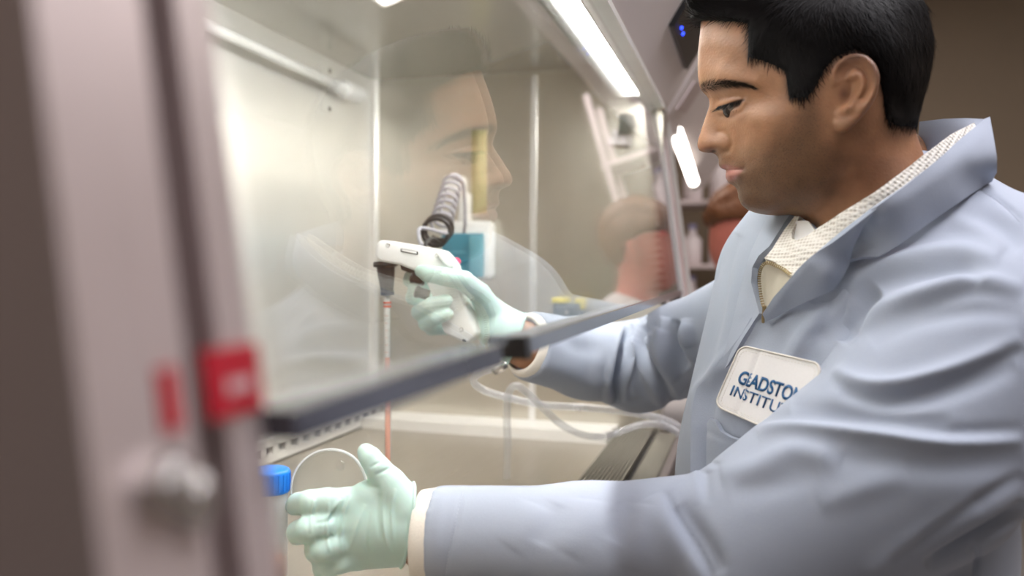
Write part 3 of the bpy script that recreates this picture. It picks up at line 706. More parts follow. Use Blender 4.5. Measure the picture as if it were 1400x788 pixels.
def strands(me, n, seed, lmin, lmax, w0, lift, lift_front, tuft=True):
    r = np.random.RandomState(seed); V = get_v(me); N = get_n(me)
    T = []; me.calc_loop_triangles(); T = np.empty(len(me.loop_triangles) * 3, np.int32); me.loop_triangles.foreach_get('vertices', T); T = T.reshape(-1, 3)
    a, b, c = V[T[:, 0]], V[T[:, 1]], V[T[:, 2]]; ar = np.linalg.norm(np.cross(b - a, c - a), axis=1)
    cen = (a + b + c) / 3; ar = ar * np.where(cen[:, 0] < XH + .03, 1., .35)
    # only the outer side of the mass
    nrm = (N[T[:, 0]] + N[T[:, 1]] + N[T[:, 2]])
    idx = r.choice(len(T), n, p=ar / ar.sum()); u = r.rand(n, 2); fl = u.sum(1) > 1; u[fl] = 1 - u[fl]
    P = a[idx] + (b - a)[idx] * u[:, :1] + (c - a)[idx] * u[:, 1:]; Nn = nrm[idx]; Nn /= np.linalg.norm(Nn, axis=1)[:, None] + 1e-9
    pxy = px_near(P)
    dx = rbf(fc, np.array([f[2] for f in flow]), pxy / 100., .05); dz = rbf(fc, np.array([f[3] for f in flow]), pxy / 100., .05)
    D = dx[:, None] * np.array((0, rx[1], rx[2])) + dz[:, None] * np.array((0, rz[1], rz[2])); D += r.randn(n, 3) * .16 * PX
    D -= Nn * (D * Nn).sum(1)[:, None]; D /= np.linalg.norm(D, axis=1)[:, None] + 1e-9
    front = np.exp(-(((pxy[:, 0] - 955) / 25) ** 2 + ((pxy[:, 1] - 5) / 30) ** 2))
    Ln = lmin + (lmax - lmin) * r.rand(n); lf = lift * (.4 + r.rand(n)) + front * lift_front * r.rand(n)
    side = np.cross(D, Nn); vs = np.empty((n, 8, 3)); W = w0 * (.6 + .8 * r.rand(n)); crl = r.randn(n) * .15
    for i, t in enumerate((0, .35, .7, 1.)):
        p = P - Nn * .0012 + D * (Ln * t)[:, None] + Nn * (lf * t * (1.15 - .55 * t) * Ln)[:, None] + side * (crl * t * t * Ln)[:, None]
        ww = W * (1, 1, .75, .12)[i]
        vs[:, 2 * i] = p - side * ww[:, None]; vs[:, 2 * i + 1] = p + side * ww[:, None]
    F_ = np.array([(0, 1, 3, 2), (2, 3, 5, 4), (4, 5, 7, 6)]); fs = (F_[None] + (np.arange(n) * 8)[:, None, None]).reshape(-1, 4)
    return vs.reshape(-1, 3), fs
v2, f2_ = strands(hair_me, 24000, 3, .009, .019, .00027, .20, 1.0)
bm = bmesh.new(); bm.from_mesh(hair_me); tmp = bpy.data.meshes.new('t'); tmp.from_pydata(v2.tolist(), [], f2_.tolist()); bm.from_mesh(tmp); me = bpy.data.meshes.new('hair'); bm.to_mesh(me); bm.free()
M['hair'] = plain('black_hair', (.007, .006, .006), .5, 0, .4, 90., spec=.13)
hair_o = link('hair', me, M['hair'], man, True)
# ---- eyes: ball with a dark iris, mostly behind the lids
def eye_mat():
    m, nt, b = new_mat('eye'); L = nt.links.new; at_ = nd(nt, 'ShaderNodeAttribute', attribute_name='tint'); L(at_.outputs['Color'], b.inputs['Base Color']); b.inputs['Roughness'].default_value = .12; return m
M['eye'] = eye_mat()
gaze = np.array((0, .80, -.60))
for sgn, nm in ((-1, 'near eye'), (1, 'far eye')):
    h_ = hit(bvh_head, 1002, 146.5); c = onX(1003.5, 145.5, h_[0][0]); c = np.array((XH + sgn * (XH - h_[0][0] + .0006 - .0112), c[1], c[2])); bm = bmesh.new(); bmesh.ops.create_uvsphere(bm, u_segments=40, v_segments=28, radius=.0112); me = bpy.data.meshes.new('eyeball'); bm.to_mesh(me); bm.free()
    v = get_v(me); k = (v / .0112) @ gaze; v = v * (1 + .05 * np.clip((k - .7) / .3, 0, 1))[:, None]; set_v(me, v + c)
    colr = np.where((k > .52)[:, None], np.array((.030, .014, .008)), np.array((.20, .155, .125))); colr = np.where((k > .93)[:, None], np.array((.004, .004, .004)), colr)  # white of the eye darkened to paint in the lids' shade
    ca = me.color_attributes.new('tint', 'FLOAT_COLOR', 'POINT'); ca.data.foreach_set('color', np.hstack([colr, np.ones((len(v), 1))]).astype(np.float32).ravel())
    link('eyeball', me, M['eye'], man, True)
# ---- brows and lashes
def hairs_on(bvh, items, w0, seg=4, off=.0004):
    vs = []; fs = []
    for (px, py, dx, dy, ln, bend, out) in items:
        h = hit(bvh, px, py)
        if h[0] is None: continue
        p = np.array(h[0]); n = np.array(h[1]); p = p + n * off
        ex = (onX(px + 1, py, p[0]) - onX(px, py, p[0])); ey = (onX(px, py + 1, p[0]) - onX(px, py, p[0]))
        d = ex * dx + ey * dy; d -= n * (d @ n) * (1 - out); d /= np.linalg.norm(d) + 1e-12; s = np.cross(d, n); s /= np.linalg.norm(s) + 1e-12
        k0 = len(vs)
        for i in range(seg + 1):
            t = i / seg; c = p + d * ln * t + n * (out * ln * .35 * t + .0006 * t) + (ex * bend[0] + ey * bend[1]) / PX * ln * t * t; w = w0 * (1 - .85 * t)
            vs += [c - s * w, c + s * w]
        for i in range(seg): a = k0 + 2 * i; fs.append((a, a + 1, a + 3, a + 2))
    return np.array(vs), fs
r = np.random.RandomState(5)
items = []
for i in range(640):
    t = r.rand(); x = 959.0 + 70 * t; yc = float(np.interp(t, (0, .15, .45, .75, 1), (120, 117, 113.6, 114.4, 118))); hw = float(np.interp(t, (0, .08, .3, .6, 1), (4.5, 6.6, 5.6, 4.0, 1.2)))
    y = yc + (r.rand() + r.rand() - 1) * hw
    up = (1 - t) * .9 * (1 if y < yc + 1 else .2) - .3 * t
    items.append((x, y, .85 + .2 * t - .6 * max(0, .12 - t) * 8, -up + r.randn() * .15, .0050 + .003 * r.rand(), (.1, .12), .10))
v_, f_ = hairs_on(bvh_head, items, .00017); M['brow'] = plain('brow_hair', (.022, .015, .011), .6, 0, .3, 90., spec=.1); from_np('eyebrow', v_, f_, M['brow'], man, True)
items = []
lid = catmull([(983, 145.5), (990, 143.6), (997, 141.4), (1005, 139), (1013, 137)], 6)
for i in range(150):
    p = lid[int(r.rand() * (len(lid) - 1))]; t = (p[0] - 983) / 30
    items.append((p[0], p[1] - .3, -.62 + .75 * t + r.randn() * .12, .75 + r.randn() * .08, .0062 + .0028 * r.rand() - .002 * t, (-.30, -.32), .55))
for i in range(16):
    t = r.rand(); items.append((989 + 20 * t, 153.5 - 3.5 * t * t, -.4 + .7 * t, .8, .0030, (-.1, -.1), .4))
v_, f_ = hairs_on(bvh_head, items, .00026); from_np('eyelashes', v_, f_, M['hair'], man, True)
# ================================================================ the man: lab coat
M['coat'] = plain('lab_coat_cloth', (.335, .374, .452), .85, 0, .05, 900., bump=.12, sheen=.15, detail=2.)
cf = Field((.53, -.52, CZ - .56), (1.44, .36, CZ + .16), .0042)
UPZ = (0, 0, 1)
cf.ell(CHC, (ax_s, ax_f, UPZ), (.205, .128, .185), .0)
cf.ell(BEC, (ax_s, ax_f, UPZ), (.200, .150, .27), .06)
cf.cone(P_(1235, 315, .885), P_(1195, 350, .885), .060, .085, .05)
cf.cone(P_(1430, 396, .745), P_(1270, 322, .845), .066, .066, .05); cf.cone(P_(1048, 365, 1.02), P_(1195, 352, .90), .043, .06, .04)
cf.cone(n_sh, P_(1330, 475, .73), .078, .098, .03)
cf.chain([P_(1330, 475, .73), n_mid, n_el], [.098, .097, .083], .004)
cf.cone(P_(975, 735, .742), n_fo, .058, .0535, .004); cf.cone(n_fo, n_wr, .0535, .050, .02)
cf.chain([f_sh, f_mid, f_el], [.060, .066, .068], .02)
cf.chain([f_el, f_fo, f_wr], [.065, .057, .049], .02)
for w, q in ((n_wr, n_fo), (f_wr, f_fo)):                       # open sleeve ends
    a = (w - q) / np.linalg.norm(w - q)
    sl, X, Y, Z = cf.sub(w - .09, w + .09); d = (X - w[0]) * a[0] + (Y - w[1]) * a[1] + (Z - w[2]) * a[2]
    cf.f[sl] = np.maximum(cf.f[sl], np.where(np.sqrt((X - w[0]) ** 2 + (Y - w[1]) ** 2 + (Z - w[2]) ** 2) < .088, d, -1).astype(np.float32))
v, quad, tri = cf.mesh(); coat_me = np_mesh('coat', v, quad, tri); relax(coat_me, 4)
def subdivide(me):
    o = bpy.data.objects.new('t', me); COL.objects.link(o); md = o.modifiers.new('s', 'SUBSURF'); md.levels = 1
    dg = bpy.context.evaluated_depsgraph_get(); dg.update(); r_ = bpy.data.meshes.new_from_object(o.evaluated_get(dg)); bpy.data.objects.remove(o); return r_
def bvh_of(me):
    return BVHTree.FromPolygons([tuple(p) for p in get_v(me)], [tuple(p.vertices) for p in me.polygons])
bvh_coat0 = bvh_of(coat_me)
coat_me = subdivide(coat_me)
# folds of the cloth: (points, width, height in mm, kind)  r ridge, g groove, s step (raised on the right of the path)
def folds(me, bvh, items, reach=.07):
    V = get_v(me); N = get_n(me); Q = px_of(V); dep = -((V - O) @ RM)[:, 2]
    view = (V - O); view /= np.linalg.norm(view, axis=1)[:, None]; front = np.clip(-(N * view).sum(1) * 3 + .6, 0, 1)
    disp = np.zeros(len(V))
    for P, w, h, kind in items:
        P = np.array(catmull(P, 5)); lo = P.min(0) - 3 * w; hi = P.max(0) + 3 * w
        k = np.where((Q[:, 0] > lo[0]) & (Q[:, 0] < hi[0]) & (Q[:, 1] > lo[1]) & (Q[:, 1] < hi[1]) & (front > 0))[0]
        if not len(k): continue
        zz = [hit(bvh, *p) for p in P]; zz = [-(((np.array(z[0]) - O) @ RM)[2]) if z[0] is not None else np.nan for z in zz]
        zz = np.array(zz); zz = np.where(np.isnan(zz), np.nanmedian(zz) if np.isfinite(zz).any() else .8, zz)
        q = Q[k]; best = np.full(len(k), 1e9); t = np.zeros(len(k)); sg = np.zeros(len(k)); m = len(P) - 1
        for i in range(m):
            a, b = P[i], P[i + 1]; ba = b - a; u = np.clip(((q - a) @ ba) / (ba @ ba + 1e-9), 0, 1); r0 = q - a - u[:, None] * ba
            d = np.hypot(r0[:, 0], r0[:, 1]); c = d < best; best[c] = d[c]; t[c] = (i + u[c]) / m
            sg[c] = np.sign(ba[0] * r0[c, 1] - ba[1] * r0[c, 0])
        zl = zz[np.clip((t * m).astype(int), 0, m)]
        fade = np.sin(np.pi * np.clip(t, 1e-4, 1 - 1e-4)) ** .6 * front[k] * np.clip((reach - np.abs(dep[k] - zl)) / .02, 0, 1)
        x = best / w
        if kind == 'r': y = np.exp(-x * x)
        elif kind == 'g': y = -np.exp(-x * x)
        elif kind == 'c': y = -np.exp(-x * x) + .45 * np.exp(-((x - 1.9) / 1.0) ** 2)       # crease between two puffed lips
        else: y = sg * x * np.exp(-x * x * .5) * .9
        disp[k] += y * h * .001 * fade
    set_v(me, V + N * disp[:, None])
FOLDS = [
    # shoulder and upper sleeve
    ([(1200, 396), (1185, 410), (1166, 440), (1146, 466)], 11, 13, 'g'),
    ([(1366, 364), (1317, 350), (1254, 358), (1203, 376), (1160, 402)], 10, 6, 's'), ([(1155, 395), (1203, 369), (1254, 352), (1317, 345), (1366, 360)], 10, 4, 'r'),
    ([(1200, 396), (1256, 376), (1310, 366), (1345, 384)], 11, 7, 'g'),
    ([(1400, 404), (1334, 390), (1262, 409), (1207, 431), (1166, 456)], 11, 5, 's'), ([(1163, 450), (1207, 424), (1262, 402), (1334, 383), (1400, 398)], 11, 4, 'r'),
    ([(1190, 470), (1250, 440), (1330, 425), (1400, 430)], 14, 4, 'g'),
    ([(1400, 470), (1372, 482), (1296, 513), (1222, 533), (1172, 529), (1140, 510)], 10, 6, 's'), ([(1138, 504), (1172, 524), (1222, 527), (1296, 508), (1372, 479)], 9, 3.5, 'r'),
    ([(1150, 532), (1200, 548), (1262, 545), (1330, 525), (1390, 500)], 13, 6.5, 'g'),
    ([(1030, 584), (1062, 578), (1098, 578), (1197, 587), (1296, 600), (1400, 596)], 9, 7.5, 's'), ([(1040, 586), (1098, 582), (1197, 591), (1296, 603), (1400, 600)], 8, 3.5, 'r'),
    ([(1130, 622), (1200, 630), (1296, 640), (1400, 632)], 18, 4, 'g'),
    ([(1080, 555), (1140, 562), (1230, 572), (1300, 578)], 12, 5, 'g'),
    ([(985, 652), (1034, 641), (1089, 617), (1150, 632)], 17, 6, 'r'),
    ([(1000, 672), (1060, 664), (1120, 650)], 17, 2, 'g'),
    ([(1120, 690), (1180, 668), (1240, 645)], 18, 3, 'r'),
    ([(1212, 774), (1296, 715), (1400, 650)], 10, 5, 'g'),
    ([(1266, 776), (1320, 747), (1374, 716), (1404, 692)], 9, 13, 'g'),
    ([(1180, 790), (1260, 735), (1340, 690)], 14, 4, 'r'),
    ([(1336, 255), (1362, 270), (1381, 286), (1398, 303)], 3.2, 3, 'g'),
    ([(1330, 290), (1365, 310), (1400, 340)], 14, 4, 'g'), ([(1300, 300), (1340, 318), (1372, 345)], 12, 4, 'r'),
    # elbow and forearm
    ([(906, 672), (914, 690), (922, 705), (937, 735), (958, 772), (972, 800)], 15, 5.5, 's'), ([(910, 672), (918, 690), (927, 708), (943, 738), (963, 774), (977, 800)], 5, 5, 'g'),
    ([(928, 688), (946, 716), (968, 752), (985, 785)], 13, 5, 'g'),
    ([(733, 690), (722, 715), (697, 750)], 21, 2.0, 'r'), ([(762, 688), (752, 712), (738, 745)], 16, 2.0, 'g'),
    ([(806, 684), (800, 720), (780, 760)], 22, 1.8, 'r'), ([(850, 684), (858, 700), (838, 742)], 16, 2.2, 'g'), ([(880, 690), (872, 730), (862, 780)], 16, 2.0, 'r'),
    ([(631, 672), (622, 722), (613, 757), (608, 790)], 2.6, 1.4, 'g'), ([(605, 672), (598, 730), (594, 790)], 8, 1.2, 'r'),
    # far sleeve
    ([(864, 445), (850, 482), (842, 518), (844, 552)], 6, 17.6, 'c'), ([(836, 452), (824, 490), (822, 530)], 14, 6.8, 'r'),
    ([(884, 448), (874, 467), (895, 506), (920, 556)], 7, 16.2, 'c'), ([(905, 450), (900, 470), (915, 500), (935, 535)], 10, 9.5, 'r'),
    ([(926, 438), (922, 460), (928, 488), (940, 505)], 8, 17.6, 'c'), ([(862, 470), (862, 500), (872, 545)], 9, 6.8, 'r'),
    ([(938, 436), (940, 455), (944, 474)], 8, 8.1, 'r'), ([(760, 450), (790, 475), (830, 480)], 14, 4.7, 'g'), ([(740, 500), (790, 515), (830, 535)], 14, 4.7, 'r'), ([(733, 430), (728, 470), (732, 515)], 5, 2.2, 'g'),
    # chest and front
    ([(1088, 396), (1045, 428), (1023, 462), (979, 517), (961, 537), (957, 566), (959, 690)], 7, 9, 's'),
    ([(1046, 322), (1034, 350), (1021, 386), (1008, 440), (990, 500), (965, 560), (950, 640)], 13, 6, 's'),
    ([(1010, 320), (993, 360), (985, 410), (975, 470), (955, 540)], 11, 6, 'g'),
    ([(1085, 440), (1050, 470), (1035, 490)], 12, 4, 'g'), ([(1130, 420), (1105, 450), (1090, 480)], 13, 5, 'r'), ([(1150, 415), (1125, 455), (1112, 486)], 10, 6, 'g'),
    ([(975, 540), (985, 575), (975, 640)], 9, 4, 'g'), ([(1330, 790), (1337, 760), (1330, 752)], 4, 4, 'g'),
]
folds(coat_me, bvh_coat0, FOLDS)
relax(coat_me, 1, .4)
coat_o = link('coat', coat_me, M['coat'], man, True)
bvh_coat = bvh_of(coat_me)
# ---------------------------------------------------------------- sheets of cloth: collar, lapels, sweater, pocket, patch
def resample(P, step, closed=True):
    P = [np.array(p, float) for p in P]; out = []; n = len(P)
    for i in range(n if closed else n - 1):
        a, b = P[i], P[(i + 1) % n]; m = max(1, int(round(np.linalg.norm(b - a) / step)))
        out += [a + (b - a) * j / m for j in range(m)]
    if not closed: out.append(P[-1])
    return np.array(out)
def tri_fill(B, step):
    lo, hi = B.min(0), B.max(0); G = np.array([(x + (step / 2 if j % 2 else 0), y) for j, y in enumerate(np.arange(lo[1], hi[1], step * .87)) for x in np.arange(lo[0], hi[0], step)])
    d, _ = seg_dist(G, np.vstack([B, B[:1]])); G = G[in_poly(G, B) & (d > step * .55)]
    A = np.vstack([B, G]); n = len(B)
    r_ = delaunay_2d_cdt([Vector(p) for p in A], [], [list(range(n))], 1, 1e-6)
    return np.array([tuple(p) for p in r_[0]]), [tuple(q) for q in r_[2]]
def sheet(name, poly, mat, parent, ctrl=None, bvh=None, off=.004, thick=.003, step=5., lam=.02, xmin=0., waves=None, round_=0, label=None, sub=0):
    """cloth of some thickness; ctrl: (px, py, X) gives its place, otherwise it lies on the surface bvh"""
    B = resample(catmull(poly, 4, True) if round_ else poly, step); Q, T = tri_fill(B, step)
    if ctrl is None:
        S_ = Q[::max(1, len(Q) // 160)]; cp = []; cx = []
        for p in S_:
            h = hit(bvh, *p)
            if h[0] is not None and h[0][0] > xmin: cp.append(p); cx.append(h[0][0])
        X = rbf(np.array(cp) / 100., np.array(cx), Q / 100., lam)
    else:
        c = np.array(ctrl, float); X = rbf(c[:, :2] / 100., c[:, 2], Q / 100., lam)
    V = np.array([onX(p[0], p[1], x) for p, x in zip(Q, X)])
    Nn = np.zeros_like(V)
    for t in T:
        n = np.cross(V[t[1]] - V[t[0]], V[t[2]] - V[t[0]])
        for i in t: Nn[i] += n
    Nn /= np.linalg.norm(Nn, axis=1)[:, None] + 1e-12
    flip = np.sign(-(Nn * (V - O)).sum(1).mean()) or 1; Nn *= flip
    e = np.zeros(len(V))
    if waves:
        for P, w, h, kind in waves:
            d, t = seg_dist(Q, np.array(catmull(P, 5))); x = d / w; e += h * .001 * (np.exp(-x * x) if kind == 'r' else -np.exp(-x * x))
    V1 = V + Nn * (off + e)[:, None]; V0 = V + Nn * (off + e - thick)[:, None]; n = len(V)
    cnt = {}
    for t in T:
        for i in range(3): cnt[(t[i], t[(i + 1) % 3])] = 1
    wall = [(a, b) for (a, b) in cnt if (b, a) not in cnt]
    # rounded rim: an extra ring half way down, pushed out a little
    fs = [tuple(t) if flip > 0 else tuple(reversed(t)) for t in T] + [tuple(i + n for i in (reversed(t) if flip > 0 else t)) for t in T]
    fs += [(b, a, a + n, b + n) if flip > 0 else (a, b, b + n, a + n) for a, b in wall]
    o = from_np(name, np.vstack([V1, V0]), fs, mat, parent, True, label)
    bm = bmesh.new(); bm.from_mesh(o.data)
    for e_ in bm.edges:
        if len(e_.link_faces) == 2 and e_.calc_face_angle(0) > .8: e_.smooth = False
    bm.to_mesh(o.data); bm.free()
    return o, (Q, V1, T)
M['sweater'] = plain('cream_sweater', (.80, .765, .68), .9, 0, .04, 300.)
def waffle_mat():
    m, nt, b = new_mat('waffle_knit'); L = nt.links.new
    tc = nd(nt, 'ShaderNodeTexCoord'); uv = nd(nt, 'ShaderNodeMapping'); uv.inputs['Rotation'].default_value = (.5, .6, .75); L(tc.outputs['Object'], uv.inputs['Vector'])
    vo = nd(nt, 'ShaderNodeTexVoronoi', Scale=260.); vo.inputs['Randomness'].default_value = .15; L(uv.outputs['Vector'], vo.inputs['Vector'])
    mr = nd(nt, 'ShaderNodeMapRange'); mr.inputs['From Max'].default_value = .6; L(vo.outputs['Distance'], mr.inputs['Value'])
    mx = nd(nt, 'ShaderNodeMix', data_type='RGBA'); mx.inputs[6].default_value = (.62, .56, .47, 1); mx.inputs[7].default_value = (.86, .83, .76, 1); L(mr.outputs[0], mx.inputs[0]); L(mx.outputs[2], b.inputs['Base Color'])
    b.inputs['Roughness'].default_value = .9
    bp = nd(nt, 'ShaderNodeBump', Strength=.7, Distance=.0018); L(mr.outputs[0], bp.inputs['Height']); L(bp.outputs['Normal'], b.inputs['Normal']); return m
M['waffle'] = waffle_mat()
M['lining'] = plain('beige_lining', (.66, .61, .50), .9, 0, .06, 60.)
M['tee'] = plain('white_tee', (.84, .83, .82), .85, 0, .03, 60.)
M['brass'] = plain('zip_brass', (.36, .27, .14), .35, .8, .2)
M['patch'] = plain('patch_cloth', (.80, .78, .77), .8, 0, .03, 400., bump=.05)
M['thread'] = plain('patch_thread', (.70, .66, .60), .8, 0, .08, 500.)
M['print_blue'] = plain('print_blue', (.018, .10, .24), .6, 0, .08, 200.)
# places along the collar: px, py, X
ring = [(1340, 166, .870), (1300, 190, .835), (1263, 216, .812), (1197, 272, .790), (1152, 308, .797), (1111, 345, .812), (1090, 372, .818)]
# white tee at the throat
sheet('tee_shirt', [(1078, 316), (1092, 303), (1106, 303), (1116, 316), (1114, 328), (1104, 336), (1090, 341), (1078, 344), (1070, 338)], M['tee'], man, [(1086, 318, .862), (1108, 309, .846), (1112, 325, .838), (1078, 344, .852), (1100, 330, .842)], off=.002, step=4)
# cream sweater: collar band and open front
sw = [(1327, 170), (1300, 184), (1263, 212), (1230, 238), (1197, 263), (1152, 294), (1124, 313), (1108, 325), (1094, 332), (1086, 330), (1085, 322), (1093, 308), (1097, 298), (1090, 298), (1074, 319), (1058, 344), (1047, 356), (1062, 361), (1081, 376), (1086, 392),
      (1100, 376), (1128, 348), (1160, 322), (1205, 290), (1240, 264), (1276, 236), (1305, 208), (1331, 180)]
swc = [(a, b - 6, x + .010) for a, b, x in ring] + [(1094, 332, .836), (1093, 305, .868), (1074, 319, .866), (1050, 352, .850), (1062, 361, .842), (1081, 376, .828), (1090, 390, .820), (1330, 181, .868), (1276, 236, .822), (1205, 290, .803), (1160, 322, .806)]
sw_o, sw_d = sheet('sweater', sw, M['waffle'], man, swc, off=.004, thick=.005, step=4.5, lam=.01, label='cream waffle-knit sweater collar with the zip half open')
sheet('lining', [(1047, 357), (1062, 361), (1082, 377), (1086, 392), (1072, 412), (1056, 432), (1046, 440), (1041, 415), (1037, 388), (1039, 370)], M['lining'], sw_o,
      [(1047, 357, .846), (1082, 377, .828), (1086, 392, .822), (1037, 388, .860), (1046, 440, .850), (1060, 400, .842)], off=.001, step=4.5, waves=[([(1062, 372), (1057, 400), (1056, 424)], 5, 1.5, 'g')])
# zip teeth
zp = catmull([(1082, 377), (1072, 369), (1062, 364), (1052, 360), (1045, 361), (1040, 368), (1038, 380), (1039, 394), (1041, 408), (1044, 420)], 12)
zX = rbf(np.array([(1082, 377), (1062, 362), (1046, 358), (1037, 388), (1046, 430)]) / 100., np.array([.824, .839, .845, .856, .848]), np.array(zp) / 100., .01)
zp3 = [onX(p[0], p[1], x - .004) for p, x in zip(zp, zX)]
MB().tube(zp3[::4], .0011, 6).build('zip_tape', M['lining'], sw_o)
zm = MB(); acc = 0.; last = zp3[0]
for i in range(1, len(zp3)):
    acc += np.linalg.norm(zp3[i] - zp3[i - 1])
    if acc > .0019:
        acc = 0.; t = Vector(zp3[i] - zp3[i - 1]).normalized(); c = Vector(zp3[i]); n = (Vector(O) - c).normalized(); s_ = t.cross(n).normalized(); n2 = s_.cross(t)
        Mx = Matrix((t, s_, n2)).transposed()
        zm.box(c + n2 * .0006, (.0011, .0034, .0018), Mx)
zm.build('zip_teeth', M['brass'], sw_o)
zs_ = MB(); c = onX(1045, 424, .843); zs_.box(c, (.004, .004, .009), bev=.001); zs_.box(c + np.array((-.002, .001, -.008)), (.002, .003, .010), bev=.0008); zs_.build('zip_slider', M['brass'], sw_o)
# far front edge (its lapel), near lapel, near collar leaf, collar back
def Xc(px, py, d=0.): h = hit(bvh_coat0, px, py); return (px, py, (h[0][0] if h[0] is not None else .86) + d)
far_lapel = [(1086, 298), (1070, 293), (1056, 300), (1047, 318), (1035, 346), (1022, 386), (1011, 430), (1000, 475), (986, 520), (1003, 500), (1023, 465), (1038, 442), (1046, 430), (1041, 410), (1037, 386), (1039, 368), (1046, 355), (1058, 343), (1074, 318)]
sheet('lapel', far_lapel, M['coat'], coat_o, [(1086, 298, .880), (1056, 300, .925), Xc(1035, 346, .0), Xc(1022, 386), Xc(1011, 430), Xc(1002, 470), Xc(988, 515, .006), (1040, 435, .855), (1037, 386, .868), (1046, 355, .858), (1074, 318, .874), Xc(1030, 400)], off=.006, thick=.006, lam=.02,
      waves=[([(1068, 310), (1045, 345), (1033, 385), (1024, 430)], 9, 2.0, 'r')], label='far lapel')
collar_p = [(1331, 177), (1342, 167), (1350, 164), (1354, 190), (1359, 232), (1351, 246), (1312, 272), (1273, 299), (1242, 322), (1219, 341), (1203, 352), (1180, 354), (1157, 358), (1163, 338), (1178, 306), (1194, 283), (1235, 255), (1273, 226), (1302, 202)]
collar_c = [(1346, 166, .868), (1331, 178, .850), (1302, 202, .826), (1273, 226, .806), (1235, 254, .790), (1196, 282, .782), Xc(1351, 246, -.008), (1359, 225, .842), (1330, 222, .822), Xc(1312, 272, -.009), Xc(1273, 299, -.010), Xc(1219, 341, -.010), Xc(1180, 354, -.010), Xc(1158, 358, -.009), Xc(1175, 325, -.010)]
col_o, col_d = sheet('collar', collar_p, M['coat'], coat_o, collar_c, off=.004, thick=.005, lam=.008, waves=[([(1200, 290), (1250, 262), (1300, 225), (1335, 190)], 10, 1.2, 'r')], label='near collar leaf')
lap = [(1196, 282), (1152, 316), (1120, 342), (1095, 367), (1079, 384), (1060, 404), (1044, 427), (1049, 437), (1063, 431), (1083, 420), (1101, 411), (1127, 398), (1137, 392), (1147, 378), (1157, 359), (1165, 335), (1180, 304)]
lap_c = [(1196, 282, .782), (1152, 316, .789), (1120, 342, .800), (1095, 367, .810), (1060, 404, .828), (1044, 430, .838), Xc(1063, 430, -.010), Xc(1101, 410, -.013), Xc(1135, 392, -.013), Xc(1157, 359, -.011), (1130, 372, .798)]
lap_o, lap_d = sheet('lapel', lap, M['coat'], coat_o, lap_c, off=.005, thick=.006, lam=.01, waves=[([(1180, 305), (1165, 335), (1155, 360)], 2.5, 1.2, 'g'), ([(1110, 360), (1080, 392), (1055, 425)], 9, 2., 'r')], label='near lapel')
back_c = [(1346, 165, .872), (1300, 163, .905), (1257, 166, .955), (1333, 180, .865), (1296, 200, .895), (1262, 216, .945)]
sheet('collar_stand', [(1348, 163), (1320, 161.5), (1290, 162.5), (1257, 166.5), (1255, 190), (1258, 216), (1280, 205), (1304, 194), (1333, 178)], M['coat'], coat_o, back_c, off=.0, thick=.005, lam=.004, label='back of the collar behind the neck')
# the near front, lying over the far one
front = [(1100, 408), (1068, 424), (1044, 429), (1036, 440), (1022, 463), (1000, 492), (979, 517), (964, 533), (960, 547), (957, 566), (955, 610), (954, 690), (975, 700), (1012, 690), (1020, 650), (1036, 620), (1070, 585), (1110, 535), (1150, 490), (1180, 450), (1190, 410), (1175, 375), (1150, 378), (1130, 398)]
hb = BVHTree.FromPolygons([tuple(p) for p in get_v(coat_me)], [tuple(p.vertices) for p in coat_me.polygons])
fp_o, fp_d = sheet('front_panel', front, M['coat'], coat_o, bvh=bvh_coat, off=.006, thick=.008, step=5, lam=.05, xmin=.775, waves=[([(1100, 440), (1070, 480), (1050, 510)], 12, 2.5, 'g'), ([(1125, 425), (1098, 462), (1080, 500)], 10, 3, 'r'), ([(1000, 520), (984, 538), (974, 575), (971, 660)], 8, 6.0, 'g'), ([(1036, 440), (1000, 492), (979, 517), (963, 535), (957, 566), (955, 650)], 11, 5., 'r'), ([(1120, 392), (1150, 370), (1180, 380), (1192, 412), (1182, 452), (1152, 492), (1112, 537), (1072, 587), (1035, 620), (1010, 645), (1005, 690)], 34, 11, 'g')], label='near front edge of the coat')
# breast pocket
bvh_fp = BVHTree.FromPolygons([tuple(p) for p in fp_d[1]], fp_d[2])
sheet('pocket', [(974, 579), (979, 573), (985, 577), (992, 590), (1004, 597), (1018, 601), (1026, 604), (1016, 640), (1004, 668), (972, 660)], M['coat'], coat_o, bvh=bvh_fp, off=.006, thick=.005, step=4, lam=.02,
      waves=[([(974, 590), (990, 598), (1020, 608)], 2.5, 1.0, 'g')])
# name patch on the chest, with its lettering
PQ = np.array([(1017, 474), (1128, 500), (1096, 606), (981, 556)], float)
cpx = []; cX = []
for px_ in range(985, 1100, 6):
    for py_ in range(470, 600, 6):
        h = hit(bvh_fp, px_, py_)
        if h[0] is not None and in_poly(np.array([(px_, py_)]), [(990, 540), (1012, 478), (1060, 480), (1090, 500), (1060, 560), (1020, 590)])[0]: cpx.append((px_, py_)); cX.append(h[0][0])
cpx = np.array(cpx) / 100.; cX = np.array(cX)
_A = np.hstack([np.ones((len(cpx), 1)), cpx, cpx ** 2, cpx[:, :1] * cpx[:, 1:]]); _lin = np.linalg.lstsq(_A[:, :3], cX, rcond=None)[0]
Wp, Hp = 1.0, 1.0
def pinch(u):                                             # the cloth is folded just behind the first letters: what lies in the fold is narrowed
    u = np.asarray(u, float); return np.where(u < .215, u, np.where(u < .300, .215 + (u - .215) * .40, u - .051))
def pp(u, v, o=0.):
    u = float(u); v = float(v)
    q = PQ[0] * (1 - u) * (1 - v) + PQ[1] * u * (1 - v) + PQ[2] * u * v + PQ[3] * (1 - u) * v
    X = _lin @ (1, q[0] / 100, q[1] / 100); fold = math.exp(-((u - .232 - .02 * v) / .018) ** 2) * .0022
    return onX(q[0], q[1], X) + _pn * (o + .0042 - fold)
